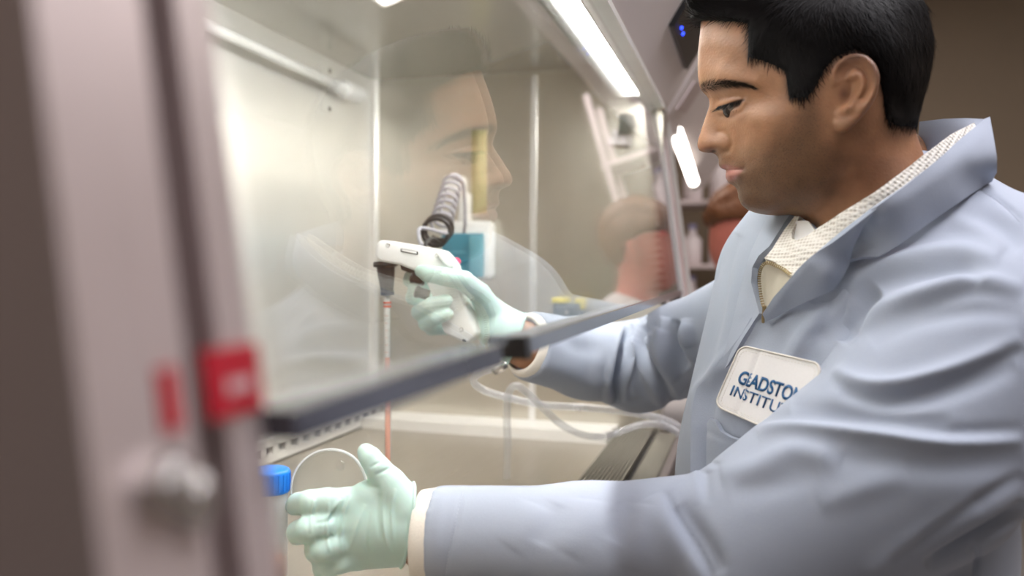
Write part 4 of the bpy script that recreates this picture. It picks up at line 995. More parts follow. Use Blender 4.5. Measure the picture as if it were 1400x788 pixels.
_a, _b, _c = [onX(q[0], q[1], _lin @ (1, q[0] / 100, q[1] / 100)) for q in PQ[:3]]
_pn = np.cross(_b - _a, _c - _a); _pn /= np.linalg.norm(_pn)
if _pn @ (_a - O) > 0: _pn = -_pn
def rrect(x0, y0, x1, y1, r_, n=6, asp=1.0):
    out = []
    for cx, cy, a0 in ((x1 - r_, y0 + r_ * asp, -90), (x1 - r_, y1 - r_ * asp, 0), (x0 + r_, y1 - r_ * asp, 90), (x0 + r_, y0 + r_ * asp, 180)):
        for i in range(n + 1): a = math.radians(a0 + 90 * i / n); out.append((cx + r_ * math.cos(a), cy + r_ * asp * math.sin(a)))
    return out
rr_ = resample(rrect(0, 0, 1, 1, .10, asp=1.25), .035)
gq, gt = tri_fill(rr_, .035)
vt = np.array([pp(*q) for q in gq]); vb_ = np.array([pp(q[0], q[1], -.003) for q in gq]); n_ = len(gq); cnt = {(t[i], t[(i + 1) % 3]) for t in gt for i in range(3)}
wl = [(a, b) for a, b in cnt if (b, a) not in cnt]
from_np('name_patch', np.vstack([vt, vb_]), [tuple(t) for t in gt] + [tuple(i + n_ for i in reversed(t)) for t in gt] + [(b, a, a + n_, b + n_) for a, b in wl], M['patch'], coat_o, True, 'white name patch with blue lettering')
MB().tube([pp(a, b, .0002) for a, b in list(rr_) + [rr_[0]]], .0011, 6, cap=False).build('patch_border', M['thread'], coat_o, smooth=True)
st_ = resample(rrect(.045, .055, .955, .945, .07, asp=1.25), .02); st_ = [pp(a, b, .0004) for a, b in st_]
m = MB()
for i in range(0, len(st_) - 1, 2): m.tube([st_[i], st_[i + 1]], .00028, 4)
m.build('patch_stitches', M['thread'], coat_o)['kind'] = 'stuff'
def lettering(name, text, org, w, h, off, o, parent, mat, ext=.0003):
    """text of width w and cap height h at org (patch coordinates, left end of the base line)"""
    cu = bpy.data.curves.new(name, 'FONT'); cu.body = text; cu.size = 1.; cu.extrude = 0; cu.offset = off
    t = bpy.data.objects.new('t', cu); COL.objects.link(t); dg = bpy.context.evaluated_depsgraph_get(); dg.update()
    me = bpy.data.meshes.new_from_object(t.evaluated_get(dg)); bpy.data.objects.remove(t)
    v = get_v(me); lo, hi = v.min(0), v.max(0); cap = hi[1] - max(lo[1], 0.) if True else 1
    a = org[0] + (v[:, 0] - lo[0]) / (hi[0] - lo[0]) * w; b = org[1] - v[:, 1] / .73 * h
    set_v(me, np.array([pp(x, y, o) for x, y in zip(pinch(a), b)])); me.materials.clear()
    bm = bmesh.new(); bm.from_mesh(me); r_ = bmesh.ops.extrude_face_region(bm, geom=bm.faces[:]); vv = [q for q in r_['geom'] if isinstance(q, bmesh.types.BMVert)]
    for q in vv: q.co += Vector(_pn * ext)
    bmesh.ops.recalc_face_normals(bm, faces=bm.faces[:]); bm.to_mesh(me); bm.free()
    return link(name, me, mat, parent)
lettering('patch_lettering', 'GLADSTONE', (.13, .555), .90, .20, .026, .0004, coat_o, M['print_blue'])
lettering('patch_lettering', 'INSTITUTES', (.11, .765), .90, .165, .004, .0004, coat_o, M['print_blue'])

# stitching at the sleeve hem, the shoulder seam and the pocket edge
M['coat_thread'] = plain('coat_thread', (.42, .45, .52), .8, 0, .08, 500.)
def stitches(name, path, n, ln, r_=.00030, bvh=None):
    P = catmull(path, 10); m = MB(); L_ = len(P) - 1
    for i in range(n):
        a = P[int(i / n * L_)]; b = P[min(L_, int(i / n * L_) + 1)]; d = (b - a) / (np.linalg.norm(b - a) + 1e-9)
        t = i / n * L_; c = a + (b - a) * (t - int(t)); h0 = hit(bvh or bvh_coat, *(c - d * ln)); h1 = hit(bvh or bvh_coat, *(c + d * ln))
        if h0[0] is not None and h1[0] is not None: m.tube([np.array(h0[0]) + np.array(h0[1]) * .0004, np.array(h1[0]) + np.array(h1[1]) * .0004], r_, 4)
    m.build(name, M['coat_thread'], coat_o)['kind'] = 'stuff'
stitches('hem_stitches', [(632, 676), (622, 716), (614, 752), (610, 788)], 26, 1.2)
stitches('seam_stitches', [(1333, 257), (1360, 272), (1379, 288), (1394, 304)], 26, 1.0)
# ================================================================ the man: cuffs and gloves
M['glove'] = plain('mint_glove', (.545, .735, .68), .42, 0, .03, 120., sss=.15, bump=.03)
M['knit'] = plain('ivory_knit', (.74, .70, .63), .9, 0, .10, 420., bump=.25, stretch=(1, 1, 3))
def cuff(name, w, q, r0, r1, ln, back=.02):
    a = (w - q) / np.linalg.norm(w - q)
    return MB().lathe(w - a * back, a, [(0, r0), (back, r0), (back + ln * .5, (r0 + r1) / 2), (back + ln * .93, r1), (back + ln, r1 - .0012), (back + ln, r1 - .004), (back + ln * .4, r1 - .004), (.004, r0 - .005)], 48, cap=(False, False)).build(name, M['knit'], man, smooth=True, label='ivory knit cuff showing past the coat sleeve')
cuff('knit_cuff', n_wr, n_fo, .0475, .0455, .013); cuff('knit_cuff', f_wr, f_fo, .0455, .040, .008)
def hand(name, pieces, palms, cut, wr, parts=(), h=.00165):
    allp = [q[:3] for c in pieces for q in c] + [q[:3] for c in palms for q in c[:2]]
    pts = np.array([P_(*q) for q in allp]); lo, hi = pts.min(0) - .045, pts.max(0) + .045
    fd = Field(lo, hi, h)
    for c in palms: fd.cone(P_(*c[0]), P_(*c[1]), c[2], c[3], c[4], c[5] if len(c) > 5 else None)
    for c in pieces:                                    # each finger its own chain, only softly joined to the palm
        tmpf = Field(lo, hi, h)
        P = [P_(*q[:3]) for q in c]; R = [q[3] for q in c]
        tmpf.chain(P, R, .0025)
        fd.put((slice(None),) * 3, tmpf.f, .0052)
    w0, w1 = P_(*cut[0]), P_(*cut[1]); a = (w1 - w0) / np.linalg.norm(w1 - w0)
    sl, X, Y, Z = fd.sub(w1 - .07, w1 + .07); d = (X - w1[0]) * a[0] + (Y - w1[1]) * a[1] + (Z - w1[2]) * a[2]
    fd.f[sl] = np.maximum(fd.f[sl], d.astype(np.float32))
    v, quad, tri = fd.mesh(); me = np_mesh(name, v, quad, tri); relax(me, 3); return me, w1, a
def glove_rim(me, w1, a, mat, parent):
    """rolled edge round the open wrist end"""
    V = get_v(me); d = (V - w1) @ a; k = np.abs(d) < .0022; Q = V[k]; u = np.cross(a, (0, 0, 1.)); u /= np.linalg.norm(u); t = np.cross(a, u); c = Q.mean(0)
    ang = np.arctan2((Q - c) @ t, (Q - c) @ u); rad = np.hypot((Q - c) @ t, (Q - c) @ u); pts = []
    for i in range(40):
        b = -math.pi + 2 * math.pi * i / 40; e = np.abs((ang - b + math.pi) % (2 * math.pi) - math.pi) < .12
        r_ = np.percentile(rad[e], 90) if e.any() else np.median(rad); pts.append(c + (u * math.cos(b) + t * math.sin(b)) * (r_ + .0012))
    pts = pts + pts[:1]; MB().tube(pts, .0016, 8, cap=False).build('glove_rim', mat, parent, smooth=True)
# left hand: back of the hand to us, thumb up, fingers curling away round the dish
L_f = [
    [(470, 690, .776, .0145), (447, 686, .766, .0125), (423, 687, .762, .0112), (408, 689, .776, .0103), (403, 692, .792, .0092)],
    [(466, 716, .774, .0145), (440, 719, .760, .0125), (420, 724, .754, .0115), (408, 728, .768, .0108), (406, 732, .786, .0095)],
    [(472, 742, .774, .0140), (452, 746, .763, .0122), (440, 751, .758, .0112), (432, 753, .772, .0105), (433, 757, .790, .0094)],
    [(486, 760, .780, .0125), (468, 768, .772, .0108), (452, 774, .772, .0098), (441, 777, .785, .0092), (440, 779, .798, .0084)],
    [(556, 694, .778, .0200), (533, 662, .778, .0155), (516, 640, .776, .0120), (506, 626, .777, .0104), (500, 618, .779, .0082)]]
L_p = [((566, 712, .785), (474, 690, .778), .021, .0155, .010), ((566, 720, .785), (468, 716, .776), .023, .0155, .010), ((563, 732, .786), (475, 740, .778), .023, .0150, .010), ((560, 742, .787), (490, 758, .784), .022, .0150, .010),
       ((556, 690, .782), (500, 672, .778), .018, .0105, .010), ((535, 716, .786), (500, 722, .784), .026, .024, .012), ((595, 733, .787), (560, 722, .785), .030, .0275, .012)]
me, w1, a = hand('glove', L_f, L_p, ((480, 706, .778), (556, 713, .790)), None)
bv = bvh_of(me); me = subdivide(me)
folds(me, bv, [([(479, 676), (470, 705), (466, 735), (468, 760)], 2.6, 1.76, 'r'), ([(474, 678), (464, 708), (460, 738)], 3, 1.28, 'g'), ([(450, 687), (447, 715), (448, 742), (452, 756)], 2.4, 1.60, 'r'), ([(525, 672), (524, 705), (528, 738), (536, 758)], 2.4, 1.44, 'r'),
    ([(519, 675), (516, 705), (521, 740)], 3.5, 1.12, 'g'), ([(500, 690), (488, 720), (478, 752)], 3.0, 1.28, 'r'), ([(430, 683), (426, 705), (425, 730)], 2.4, 1.44, 'r'), ([(437, 722), (452, 700), (466, 682)], 3.0, 1.28, 'r'), ([(505, 700), (500, 740), (506, 765)], 3., 0.96, 'g'),
    ([(540, 668), (536, 700), (538, 740)], 2.4, 1.44, 'r'), ([(490, 655), (500, 664), (520, 668)], 3.5, 1.28, 'g'), ([(512, 650), (524, 645), (534, 640)], 2.5, 0.96, 'g'), ([(505, 640), (512, 636), (520, 632)], 2.2, 0.80, 'g'), ([(455, 700), (450, 712), (430, 716)], 3.5, 1.44, 'g'), ([(455, 731), (448, 736), (430, 738)], 3.5, 1.44, 'g'), ([(470, 690), (500, 680), (530, 690)], 14, -.8, 'g')], reach=.03)
gl = link('glove', me, M['glove'], man, True, label='mint glove holding the dish'); glove_rim(me, w1, a, M['glove'], gl)
# right hand: wrapped round the pipette gun
R_f = [
    [(640, 412, 1.172, .0135), (604, 388, 1.180, .0115), (572, 385, 1.172, .0108), (561, 383, 1.150, .0102), (561, 379, 1.136, .0092)],
    [(642, 424, 1.175, .0135), (606, 408, 1.184, .0118), (574, 410, 1.176, .0110), (565, 407, 1.152, .0106), (567, 394, 1.134, .0094)],
    [(646, 436, 1.172, .0130), (612, 430, 1.184, .0115), (580, 432, 1.168, .0110), (573, 427, 1.138, .0108), (590, 417, 1.098, .0104), (610, 411, 1.092, .0088)],
    [(650, 446, 1.168, .0120), (616, 448, 1.178, .0105), (590, 449, 1.165, .0100), (582, 443, 1.138, .0099), (597, 435, 1.098, .0096), (612, 430, 1.093, .0082)],
    [(680, 438, 1.142, .0190), (656, 402, 1.120, .0150), (634, 384, 1.096, .0135), (606, 378, 1.080, .0122), (585, 374.5, 1.084, .0112), (576, 371, 1.092, .0088)]]
R_p = [((700, 452, 1.145), (650, 418, 1.160), .024, .0150, .010), ((700, 455, 1.145), (652, 432, 1.162), .026, .0150, .010), ((698, 458, 1.145), (656, 448, 1.160), .024, .0145, .010),
       ((700, 452, 1.145), (672, 424, 1.142), .024, .0190, .010), ((735, 475, 1.143), (689, 458, 1.142), .0375, .034, .010), ((694, 456, 1.145), (670, 448, 1.146), .026, .020, .01)]
me, w1, a = hand('glove', R_f, R_p, ((655, 437, 1.14), (708, 457, 1.143)), None)
gl = link('glove', me, M['glove'], man, True, label='mint glove gripping the pipette gun'); glove_rim(me, w1, a, M['glove'], gl)
# ================================================================ things in the cabinet
def lump(name, loop_px, depth, thick, mat, parent, bev=.003, seg=3):
    """an outline pushed back along the cabinet, edges rounded"""
    bm = bmesh.new(); L_ = [at(p[0], p[1], depth) for p in loop_px]
    f = bm.faces.new([bm.verts.new(Vector(p)) for p in L_]); r_ = bmesh.ops.extrude_face_region(bm, geom=[f])
    for q in r_['geom']:
        if isinstance(q, bmesh.types.BMVert): q.co += Vector((thick, 0, 0))
    bmesh.ops.recalc_face_normals(bm, faces=bm.faces[:])
    bmesh.ops.bevel(bm, geom=[e for e in bm.edges if e.calc_face_angle(0) > .6], offset=bev, segments=seg, profile=.5, affect='EDGES', clamp_overlap=True)
    me = bpy.data.meshes.new(name); bm.to_mesh(me); bm.free(); o = link(name, me, mat, parent, True)
    return o
gun = empty('pipette_gun', at(600, 400, 1.13), 'white pistol-shaped pipette gun held in the right gloved hand', 'pipette gun')
gb = lump('gun_body', [(513, 334), (519, 328), (560, 334.5), (602, 342.5), (609, 350), (618, 362), (622, 378), (628, 400), (651, 457), (638, 471), (606, 456), (590, 405), (580, 382), (565, 370), (545, 362), (520, 358), (512, 352)], 1.106, .036, M['white_plastic'], gun, .004)
lump('gun_bridge', [(596, 346), (604, 346), (620, 362), (616, 368), (606, 362)], 1.100, .010, M['white_plastic'], gun, .002)
nz0 = at(527, 357, 1.128); nzd = at(529.5, 404, 1.128) - nz0; ln = np.linalg.norm(nzd)
MB().lathe(nz0, nzd, [(0, .012), (.001, .0165), (.005, .0175), (.0075, .0165), (.009, .0125), (ln * .45, .0115), (ln - .006, .0088), (ln - .005, .0098), (ln, .0095), (ln, .006)], 32).build('nose_cone', M['black_plastic'], gun, autosmooth=35)
for (x, y) in ((572, 384), (578, 404)):
    c = at(x, y, 1.128); MB().lathe(c + np.array((0, -.010, 0)), (at(x - 10, y - 3, 1.128) - c), [(0, .0075), (.014, .0075), (.016, .0088), (.019, .0088), (.021, .006)], 20).build('trigger_button', M['black_plastic'], gun, autosmooth=40)
lump('trigger_guard', [(546, 361), (562, 366), (570, 371), (560, 374), (548, 369)], 1.114, .026, M['black_plastic'], gun, .0015)
lump('badge', [(547.5, 340), (571, 344), (571, 348.5), (547.5, 344.5)], 1.1045, .003, M['black_plastic'], gun, .0006, 1)
lump('badge_plate', [(549, 341.2), (569.5, 344.8), (569.5, 347.4), (549, 343.7)], 1.1038, .002, M['white_plastic'], gun, .0004, 1)
for (x, y) in ((531, 336), (598, 350), (631, 451)):
    MB().lathe(at(x, y, 1.1075), (-1, 0, 0), [(0, .0030), (.0022, .0030), (.0024, .0022), (.0008, .0018)], 14).build('screw', M['screw'], gun)
lump('charge_port', [(632, 463.5), (637, 465.5), (636.5, 468.5), (632, 467)], 1.1045, .008, M['black_plastic'], gun, .0008, 1)
# serological pipette in the nose, with a column of pink liquid
M['pink'] = plain('pink_medium', (.70, .36, .27), .25, 0, .1, 20., alpha=1.)
M['print_red'] = plain('print_red', (.75, .12, .04), .5, 0, .05)
pip = empty('serological_pipette', at(530, 690, 1.128), 'long slim graduated pipette hanging from the nose of the pipette gun', 'pipette')
a, b = at(529.3, 402, 1.128), at(530.5, 690, 1.128); ax = (b - a) / np.linalg.norm(b - a); PL = np.linalg.norm(b - a)
MB().lathe(a, ax, [(0, .0038), (.004, .0052), (PL - .03, .0052), (PL, .0018)], 20, cap=(False, False)).build('pipette_tube', M['clear'], pip, autosmooth=40)
M['pipette_white'] = plain('cotton_white', (.85, .83, .80), .6, 0, .04)
MB().lathe(a + ax * .002, ax, [(0, .0032), (.001, .0038), (.085, .0038), (.086, .0032)], 14).build('pipette_stem', M['pipette_white'], pip, smooth=True, label='frosted white upper length')
MB().lathe(a + ax * .087, ax, [(0, .0036), (PL - .118, .0036), (PL - .09, .0012)], 14).build('liquid', M['pink'], pip, smooth=True, label='pink liquid column')
for y in (413, 418): MB().lathe(at(529.5, y, 1.128), ax, [(0, .0056), (.0022, .0056)], 18, cap=(False, False)).build('colour_band', M['print_red'], pip)
for i in range(22):
    c = a + ax * (.030 + i * .010); s_ = np.cross(ax, (1, 0, 0)); MB().box(c + np.array((-.0052, 0, 0)) + s_ * .001, (.0004, .004 if i % 5 else .0065, .0006)).build('graduation', M['pink'], pip)
# coiled cord
M['grey_cord'] = plain('grey_cord', (.42, .42, .47), .4, 0, .08)
cord = empty('coiled_cord', at(600, 316, 1.30), 'grey coiled power cord rising behind the pipette gun, black at its lower end', 'cord')
def helix(c0, c1, r0, r1, turns, n=22, tilt=.35):
    c0, c1 = np.array(c0), np.array(c1); t = (c1 - c0) / np.linalg.norm(c1 - c0); u = np.cross(t, (0, 0, 1.)); u /= np.linalg.norm(u); w = np.cross(t, u); P = []
    for i in range(int(turns * n) + 1):
        s_ = i / (turns * n); a_ = 2 * math.pi * i / n; r_ = r0 + (r1 - r0) * s_; P.append(c0 + (c1 - c0) * s_ + (u * math.cos(a_) + w * math.sin(a_)) * r_)
    return P
c0, c1, c2 = at(594, 320, 1.27), at(602, 310, 1.32), at(619, 249, 1.42)
h1 = helix(c0, c1, .0205, .0215, 2.4); h2 = helix(c1, c2, .0170, .0155, 7)
MB().tube(h1, .0034, 8).build('cord_coil', M['black_rubber'], cord, smooth=True, label='black coil')
MB().tube(h2, .0027, 8).build('cord_coil', M['grey_cord'], cord, smooth=True, label='grey coil')
MB().tube(catmull([h1[0], at(576, 312, 1.26), at(573, 326, 1.2), at(577, 335, 1.14)], 8), .003, 8).build('cord_lead', M['grey_cord'], cord, smooth=True)
MB().tube(catmull([h1[4], at(592, 326, 1.22), at(583, 332, 1.16), at(582, 340, 1.128)], 8), .0026, 8).build('cord_lead', M['black_rubber'], cord, smooth=True)
MB().tube(catmull([h2[-1], at(616, 240, 1.44), at(626, 240, 1.46), at(634, 256, 1.50), at(636, 300, 1.54), at(634, 318, 1.56)], 8), .0032, 8).build('cord_lead', M['grey_cord'], cord, smooth=True)
# holder on the far wall
M['teal'] = plain('teal_label', (.035, .25, .36), .35, 0, .06)
M['teal_light'] = plain('teal_light', (.13, .40, .50), .4, 0, .05)
M['red_led'] = emit('red_led', (1.0, .03, .10), 5.)
hold = empty('charging_stand', onX(637, 372, XF - .02), 'white charging stand with a teal front and red light, on the far cabinet wall', 'charger')
def wall_box(name, x0, y0, x1, y1, X0, dx, mat, parent, bev=.003):
    a, b = onX(x0, y0, X0), onX(x1, y1, X0); c = (a + b) / 2
    return MB().box((X0 + dx / 2, c[1], c[2]), (dx, abs(a[1] - b[1]), abs(a[2] - b[2])), bev=bev).build(name, mat, parent, autosmooth=35)
wall_box('stand_body', 600, 302, 670, 382, XF - .050, .0495, M['white_plastic'], hold, .012)
wall_box('stand_front', 603, 319, 660, 380, XF - .058, .012, M['teal'], hold, .004)
wall_box('stand_wing', 641, 322, 659, 378, XF - .066, .010, M['teal_light'], hold, .004)
wall_box('stand_arm', 626, 262, 637, 306, XF - .045, .0445, M['white_plastic'], hold, .005)
wall_box('stand_arm', 604, 240, 634, 268, XF - .030, .0295, M['white_plastic'], hold, .008)
MB().lathe(onX(625, 357.5, XF - .058), (-1, 0, 0), [(0, .0055), (.003, .0055), (.005, .003)], 16).build('stand_light', M['red_led'], hold, smooth=True)
for y, x1 in ((345, 637), (366, 634)): wall_box('stand_print', 607, y - 1.2, x1, y + 1.2, XF - .0586, .001, M['teal_light'], hold, 0)
# small meter with yellow grips
M['yellow'] = plain('yellow_plastic', (.72, .58, .02), .45, 0, .05); M['slate'] = plain('slate_plastic', (.05, .065, .075), .4, 0, .08)
met = empty('timer', onX(775, 433, XF - .02), 'small dark timer in a yellow holder on the far cabinet wall above the sleeve', 'timer')
wall_box('timer_case', 755.5, 414, 793, 437, XF - .040, .0395, M['slate'], met, .003)
wall_box('yellow_grip', 754, 407.5, 775, 416, XF - .036, .0355, M['yellow'], met, .002); wall_box('yellow_grip', 786, 408, 798, 424, XF - .036, .0355, M['yellow'], met, .002)
wall_box('timer_screen', 760, 417.5, 784, 422, XF - .0405, .001, plain('lcd_grey', (.16, .19, .20), .3), met, 0)
wall_box('timer_button', 772, 425, 777, 430, XF - .042, .003, M['screw'], met, .001)
# glass reflections built as solids: yellow strip and card on the far wall
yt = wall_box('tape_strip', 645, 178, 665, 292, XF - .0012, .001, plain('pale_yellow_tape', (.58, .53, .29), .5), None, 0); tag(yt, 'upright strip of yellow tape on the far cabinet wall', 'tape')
hk = empty('card_clip', onX(850, 190, XF - .01), 'dark clip holding a small white card, high on the far cabinet wall', 'clip')
wall_box('clip_body', 846, 156, 866, 182, XF - .020, .0195, plain('clip_green', (.045, .06, .05), .5), hk, .003)
a_ = [onX(831, 196, XF - .012), onX(838, 176, XF - .012), onX(866, 182, XF - .012), onX(862, 200, XF - .012)]
MB().hexa(a_, [p + np.array((.0012, 0, 0)) for p in a_]).build('card', plain('white_card', (.75, .70, .70), .6), hk)
# tubing
tb = empty('vacuum_tubing', at(694, 640, 1.36), 'clear soft tubing with a metal connector, looping over the tray to the man\'s side', 'tubing')
A_ = catmull([at(688, 501, 1.25), at(660, 508, 1.27), at(647, 520, 1.28), at(660, 533, 1.29), at(694, 544, 1.30), at(743, 554, 1.32), at(804, 558, 1.35), at(860, 564, 1.39), at(905, 573, 1.42), at(935, 588, 1.44)], 8)
B_ = catmull([at(693, 657, 1.32), at(694, 607, 1.30), at(693, 560, 1.28), at(696, 536, 1.27), at(706, 528, 1.27), at(722, 538, 1.28), at(743, 559, 1.30), at(771, 583, 1.33), at(804, 596, 1.35), at(836, 594, 1.38), at(877, 581, 1.40), at(909, 583, 1.42), at(936, 599, 1.43)], 8)
MB().tube(A_, .0060, 14, cap=False).build('clear_tube', M['soft_tube'], tb, smooth=True); MB().tube(B_, .0060, 14, cap=False).build('clear_tube', M['soft_tube'], tb, smooth=True)
MB().tube([at(676, 507, 1.255), at(684, 503, 1.25), at(697, 494, 1.245)], [.0072, .0075, .0062], 16).build('tube_connector', M['screw'], tb, smooth=True)
MB().tube([at(694, 497, 1.246), at(690, 470, 1.24), at(686, 440, 1.235)], .005, 12).build('clear_tube', M['soft_tube'], tb, smooth=True)
# petri dish in the left hand
dish = empty('petri_dish', at(452, 668, .81), 'clear round petri dish held on edge between the left thumb and fingers', 'dish')
dn = np.array((-.90, -.36, .26)); dn /= np.linalg.norm(dn); dc = at(451, 666, .800)
MB().lathe(dc, dn, [(0, .0005), (0, .0335), (.001, .0345), (.012, .0345), (.012, .0330), (.0016, .0325), (.0014, .0005)], 56, cap=(False, False)).build('dish_base', M['clear'], dish, autosmooth=40)
MB().lathe(dc - dn * .003, dn, [(0, .0005), (0, .0360), (.001, .0368), (.008, .0368), (.008, .0358), (.0014, .0352), (.0012, .0005)], 56, cap=(False, False)).build('dish_lid', M['clear'], dish, autosmooth=40)
M['rim'] = plain('clear_rim', (.80, .82, .82), .15, 0, .02, alpha=.55)
ring3 = [dc + (np.cross(dn, (0, 0, 1.)) / np.linalg.norm(np.cross(dn, (0, 0, 1.))) * math.cos(t) + np.cross(dn, np.cross(dn, (0, 0, 1.)) / np.linalg.norm(np.cross(dn, (0, 0, 1.)))) * math.sin(t)) * .0358 + dn * .006 for t in np.linspace(0, 2 * math.pi, 61)]
MB().tube(ring3, .0013, 8, cap=False).build('dish_rim', M['rim'], dish, smooth=True)
MB().lathe(at(465, 637, .799), dn, [(0, .0052), (.0012, .0050), (.002, .0038), (.002, .0001)], 24, cap=(False, False)).build('dish_foot', M['clear'], dish, autosmooth=40)
# capped tube beside the near post
M['cap_blue'] = plain('blue_cap', (.012, .19, .72), .4, 0, .05); M['salmon'] = plain('salmon_liquid', (.75, .24, .10), .3, 0, .05); M['print_navy'] = plain('print_navy', (.02, .10, .33), .5, 0, .05)
tx = at(369, 700, .79); tx[2] = ZW
ct = empty('centrifuge_tube', tx, 'blue-capped clear centrifuge tube of salmon liquid beside the near post', 'tube')
top = at(369, 641, .79)[2]; HT = top - ZW
M['tube_plastic'] = thin_glass('tube_plastic', (.90, .92, .93), 1.45, .15, haze=.75, haze_col=(.80, .82, .86), boost=1.2)
MB().lathe(tx, (0, 0, 1), [(.0, .004), (.016, .0165), (HT - .03, .0168), (HT - .02, .0172)], 40, cap=(True, False)).build('tube_body', M['tube_plastic'], ct, autosmooth=40)
MB().lathe(tx + np.array((0, 0, .001)), (0, 0, 1), [(0, .003), (.015, .0154), (.058, .0156), (.058, .001)], 32, cap=(True, False)).build('tube_liquid', M['salmon'], ct, autosmooth=40)
cp = MB(); cp.lathe(tx + np.array((0, 0, HT - .022)), (0, 0, 1), [(0, .0182), (.001, .0190), (.019, .0190), (.021, .0182), (.022, .0165)], 48); cp.build('tube_cap', M['cap_blue'], ct, autosmooth=40)
for i in range(24):
    an = math.radians(-90 + 360 / 24 * i); c = tx + np.array((math.cos(an) * .0190, math.sin(an) * .0190, HT - .0115)); MB().box(c, (.0012, .0016, .016), Matrix.Rotation(an, 3, 'Z')).build('cap_rib', M['cap_blue'], ct)
tocam = math.atan2(-tx[1], -tx[0]) - .62
for i in range(12):
    zz = .030 + i * .0078; an0 = tocam; ln_ = .35 if i % 5 else .6; P3 = [tx + np.array((math.cos(an0 + t) * .0171, math.sin(an0 + t) * .0171, zz)) for t in np.linspace(-.1, ln_, 7)]
    if zz < HT - .03: MB().tube(P3, .00035, 4).build('graduation', M['print_navy'], ct)
# ================================================================ the second person, at the next cabinet
M['skin_fair'] = plain('fair_skin', (.62, .20, .15), .5, 0, .08, 40., sss=.15)
M['hair_auburn'] = plain('auburn_hair', (.16, .058, .02), .5, 0, .45, 60., stretch=(1, 6, 1))
M['coat_white'] = plain('white_coat_cloth', (.62, .58, .56), .85, 0, .04, 60.)
other = empty('person', (2.36, -.12, 0), 'auburn-haired person in a pale coat with head bowed, at the second cabinet behind', 'person')
q = lambda px, py, x=2.30: onX(px, py, x)
tl = Matrix.Rotation(math.radians(-14), 3, 'X'); TA = [np.array(tl @ Vector(a)) for a in ((1, 0, 0), (0, 1, 0), (0, 0, 1))]
fo = Field((1.98, -.55, CZ - .50), (2.70, .40, CZ + .32), .006)
fo.ell(q(1020, 303), TA, (.074, .092, .095), 0); fo.ell(q(1004, 340), TA, (.056, .066, .082), .03)
fo.cone(q(986, 322), q(982, 343), .007, .013, .012); fo.cone(q(985, 317), q(1004, 317), .012, .012, .01, None)
fo.cone(q(987, 354), q(991, 356), .011, .012, .01); fo.cone(q(992, 370), q(1000, 374), .018, .02, .02)
for dx in (-.033, .033):
    fo.cone(q(990, 322) + (dx, 0, 0), q(991, 323) + (dx, 0, 0), .010, .010, .004, cut=True); fo.cone(q(993, 322) + (dx, -.002, 0), q(993, 323) + (dx, -.002, 0), .010, .010, .002)
for dx in (-.076, .076): fo.cone(q(1030, 318) + (dx, 0, .012), q(1028, 330) + (dx, 0, -.008), .014, .010, .006)
nb = q(1052, 400); fo.cone(q(1035, 350), nb, .052, .058, .03)
fo.ell(q(1075, 500), ((1, 0, 0), (0, 1, 0), (0, 0, 1)), (.17, .11, .22), .06)
for dx in (-.19, .19): fo.chain([q(1070, 425) + (dx, 0, 0), q(1050, 545) + (dx * 1.2, .02, 0), q(985, 560) + (dx * .8, .12, 0)], [.048, .042, .032], .03); fo.cone(q(985, 560) + (dx * .8, .12, 0), q(960, 560) + (dx * .7, .16, 0), .03, .022, .02, ((1, 0, 0), 1.6))
v, quad, tri = fo.mesh(); me = np_mesh('body', v, quad, tri); relax(me, 2); link('body', me, M['skin_fair'], other, True)
fh = Field((2.16, -.30, CZ - .06), (2.44, .20, CZ + .32), .005)
fh.ell(q(1024, 297), TA, (.086, .104, .106), 0); fh.cone(q(990, 284), q(973, 298), .030, .020, .03); fh.cone(q(1000, 280), q(982, 292) + (-.04, 0, 0), .03, .02, .03); fh.cone(q(1000, 280), q(982, 292) + (.04, 0, 0), .03, .02, .03)
fh.cone(q(978, 345), q(1012, 330), .062, .068, .015, ((1, 0, 0), .5), cut=True); fh.cone(q(1010, 360), q(1030, 372), .06, .05, .015, ((1, 0, 0), .5), cut=True)
v, quad, tri = fh.mesh(); me = np_mesh('hair', v, quad, tri); relax(me, 2); V = get_v(me); rr = np.random.RandomState(2); set_v(me, V + get_n(me) * (rr.randn(len(V), 1) * .0015 + .003 * np.sin(V[:, :1] * 160 + V[:, 2:] * 40))); link('hair', me, M['hair_auburn'], other, True)
fc2 = Field((1.96, -.58, CZ - .56), (2.74, .30, CZ + .10), .007)
fc2.ell(q(1075, 500), ((1, 0, 0), (0, 1, 0), (0, 0, 1)), (.195, .13, .25), .0); fc2.ell(q(1075, 620), ((1, 0, 0), (0, 1, 0), (0, 0, 1)), (.20, .14, .20), .06)
fc2.cone(q(1056, 405), q(1068, 420), .064, .08, .04)
for dx in (-.19, .19): fc2.chain([q(1070, 425) + (dx, 0, 0), q(1050, 545) + (dx * 1.2, .02, 0), q(988, 560) + (dx * .8, .12, 0)], [.066, .060, .048], .03)
v, quad, tri = fc2.mesh(); me = np_mesh('coat', v, quad, tri); relax(me, 2); link('coat', me, M['coat_white'], other, True)
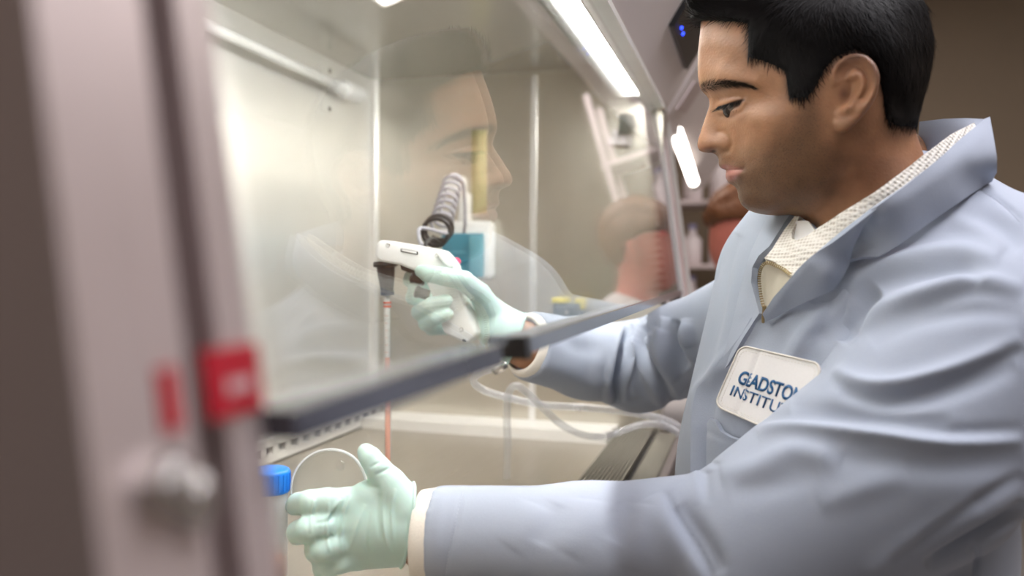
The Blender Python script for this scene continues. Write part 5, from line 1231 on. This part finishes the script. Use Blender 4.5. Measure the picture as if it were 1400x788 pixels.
# ================================================================ behind: the next cabinet, shelves, the second person
cab2 = empty('biosafety_cabinet', (2.6, .5, .8), 'second biosafety cabinet with a lit lamp, beyond the far post of the large one', 'cabinet')
def S2(x, o, z): return S(x, o, z)
MB().hexa([FP(1.80, 0, .33), FP(3.4, 0, .33), FP(3.4, .03, .33), FP(1.80, .03, .33)], [FP(1.80, 0, .80), FP(3.4, 0, .80), FP(3.4, .03, .80), FP(1.80, .03, .80)]).build('fascia_panel', M['fascia'], cab2)
a = onX(917, 158, 1.95); b = onX(948, 248, 2.75)
MB().tube([a, b], .016, 12).build('lamp_tube', emit('second_lamp', (1.0, .93, .85), 9.), cab2, smooth=True)
MB().tube([b, b + (b - a) * .10], .017, 12).build('lamp_socket', M['white_plastic'], cab2, smooth=True)
slope_box(MB(), 1.86, 1.885, -.02, .0, -.45, .33).build('sash_post', M['steel_bright'], cab2)
MB().box((2.6, .60, .93), (1.5, .75, .10), bev=.01).build('base_pan', M['steel_pale'], cab2)
MB().box((2.6, .97, 1.3), (1.6, .03, 1.0)).build('back_panel', M['steel_wall'], cab2)
rack = empty('shelf_rack', (3.7, .35, 0), 'steel wire shelf rack holding white bottles, far behind the cabinets', 'shelf')
for z in (.95, 1.23, 1.50, 1.78):
    MB().box((3.7, .35, z), (.35, 1.1, .02), bev=.003).build('shelf_board', M['steel_post'], rack)
for y in (-.18, .88):
    for x in (3.54, 3.86): MB().box((x, y, 1.05), (.025, .025, 2.1)).build('upright', M['steel_post'], rack)
M['bottle_white'] = plain('bottle_white', (.74, .66, .66), .4, 0, .05)
M['bottle_cap'] = plain('bottle_cap', (.30, .28, .42), .4, 0, .05)
bx = [(3.62, .02), (3.62, .13), (3.62, .24), (3.62, .35), (3.62, .46), (3.62, .58)]
shelf_name = {.96: 'lowest', 1.24: 'second', 1.51: 'third'}
nth = ['first', 'second', 'third', 'fourth', 'fifth', 'sixth']
for z in (.96, 1.24, 1.51):
    for i, (x, y) in enumerate(bx):   # bottles stand on the boards
        h = .15 + .03 * ((i * 7 + int(z * 100)) % 3)
        e = empty('bottle', (x, y, z), '%s white bottle from the sash post on the %s shelf of the far rack' % (nth[i], shelf_name[z]), 'bottle', 'white bottles on the far rack')
        MB().lathe((x, y, z), (0, 0, 1), [(0, .036), (.004, .04), (h * .7, .04), (h * .85, .018), (h, .016)], 20).build('bottle_body', M['bottle_white'], e, autosmooth=50)
        MB().lathe((x, y, z + h), (0, 0, 1), [(0, .019), (.022, .019)], 16).build('bottle_cap', M['bottle_cap'], e)
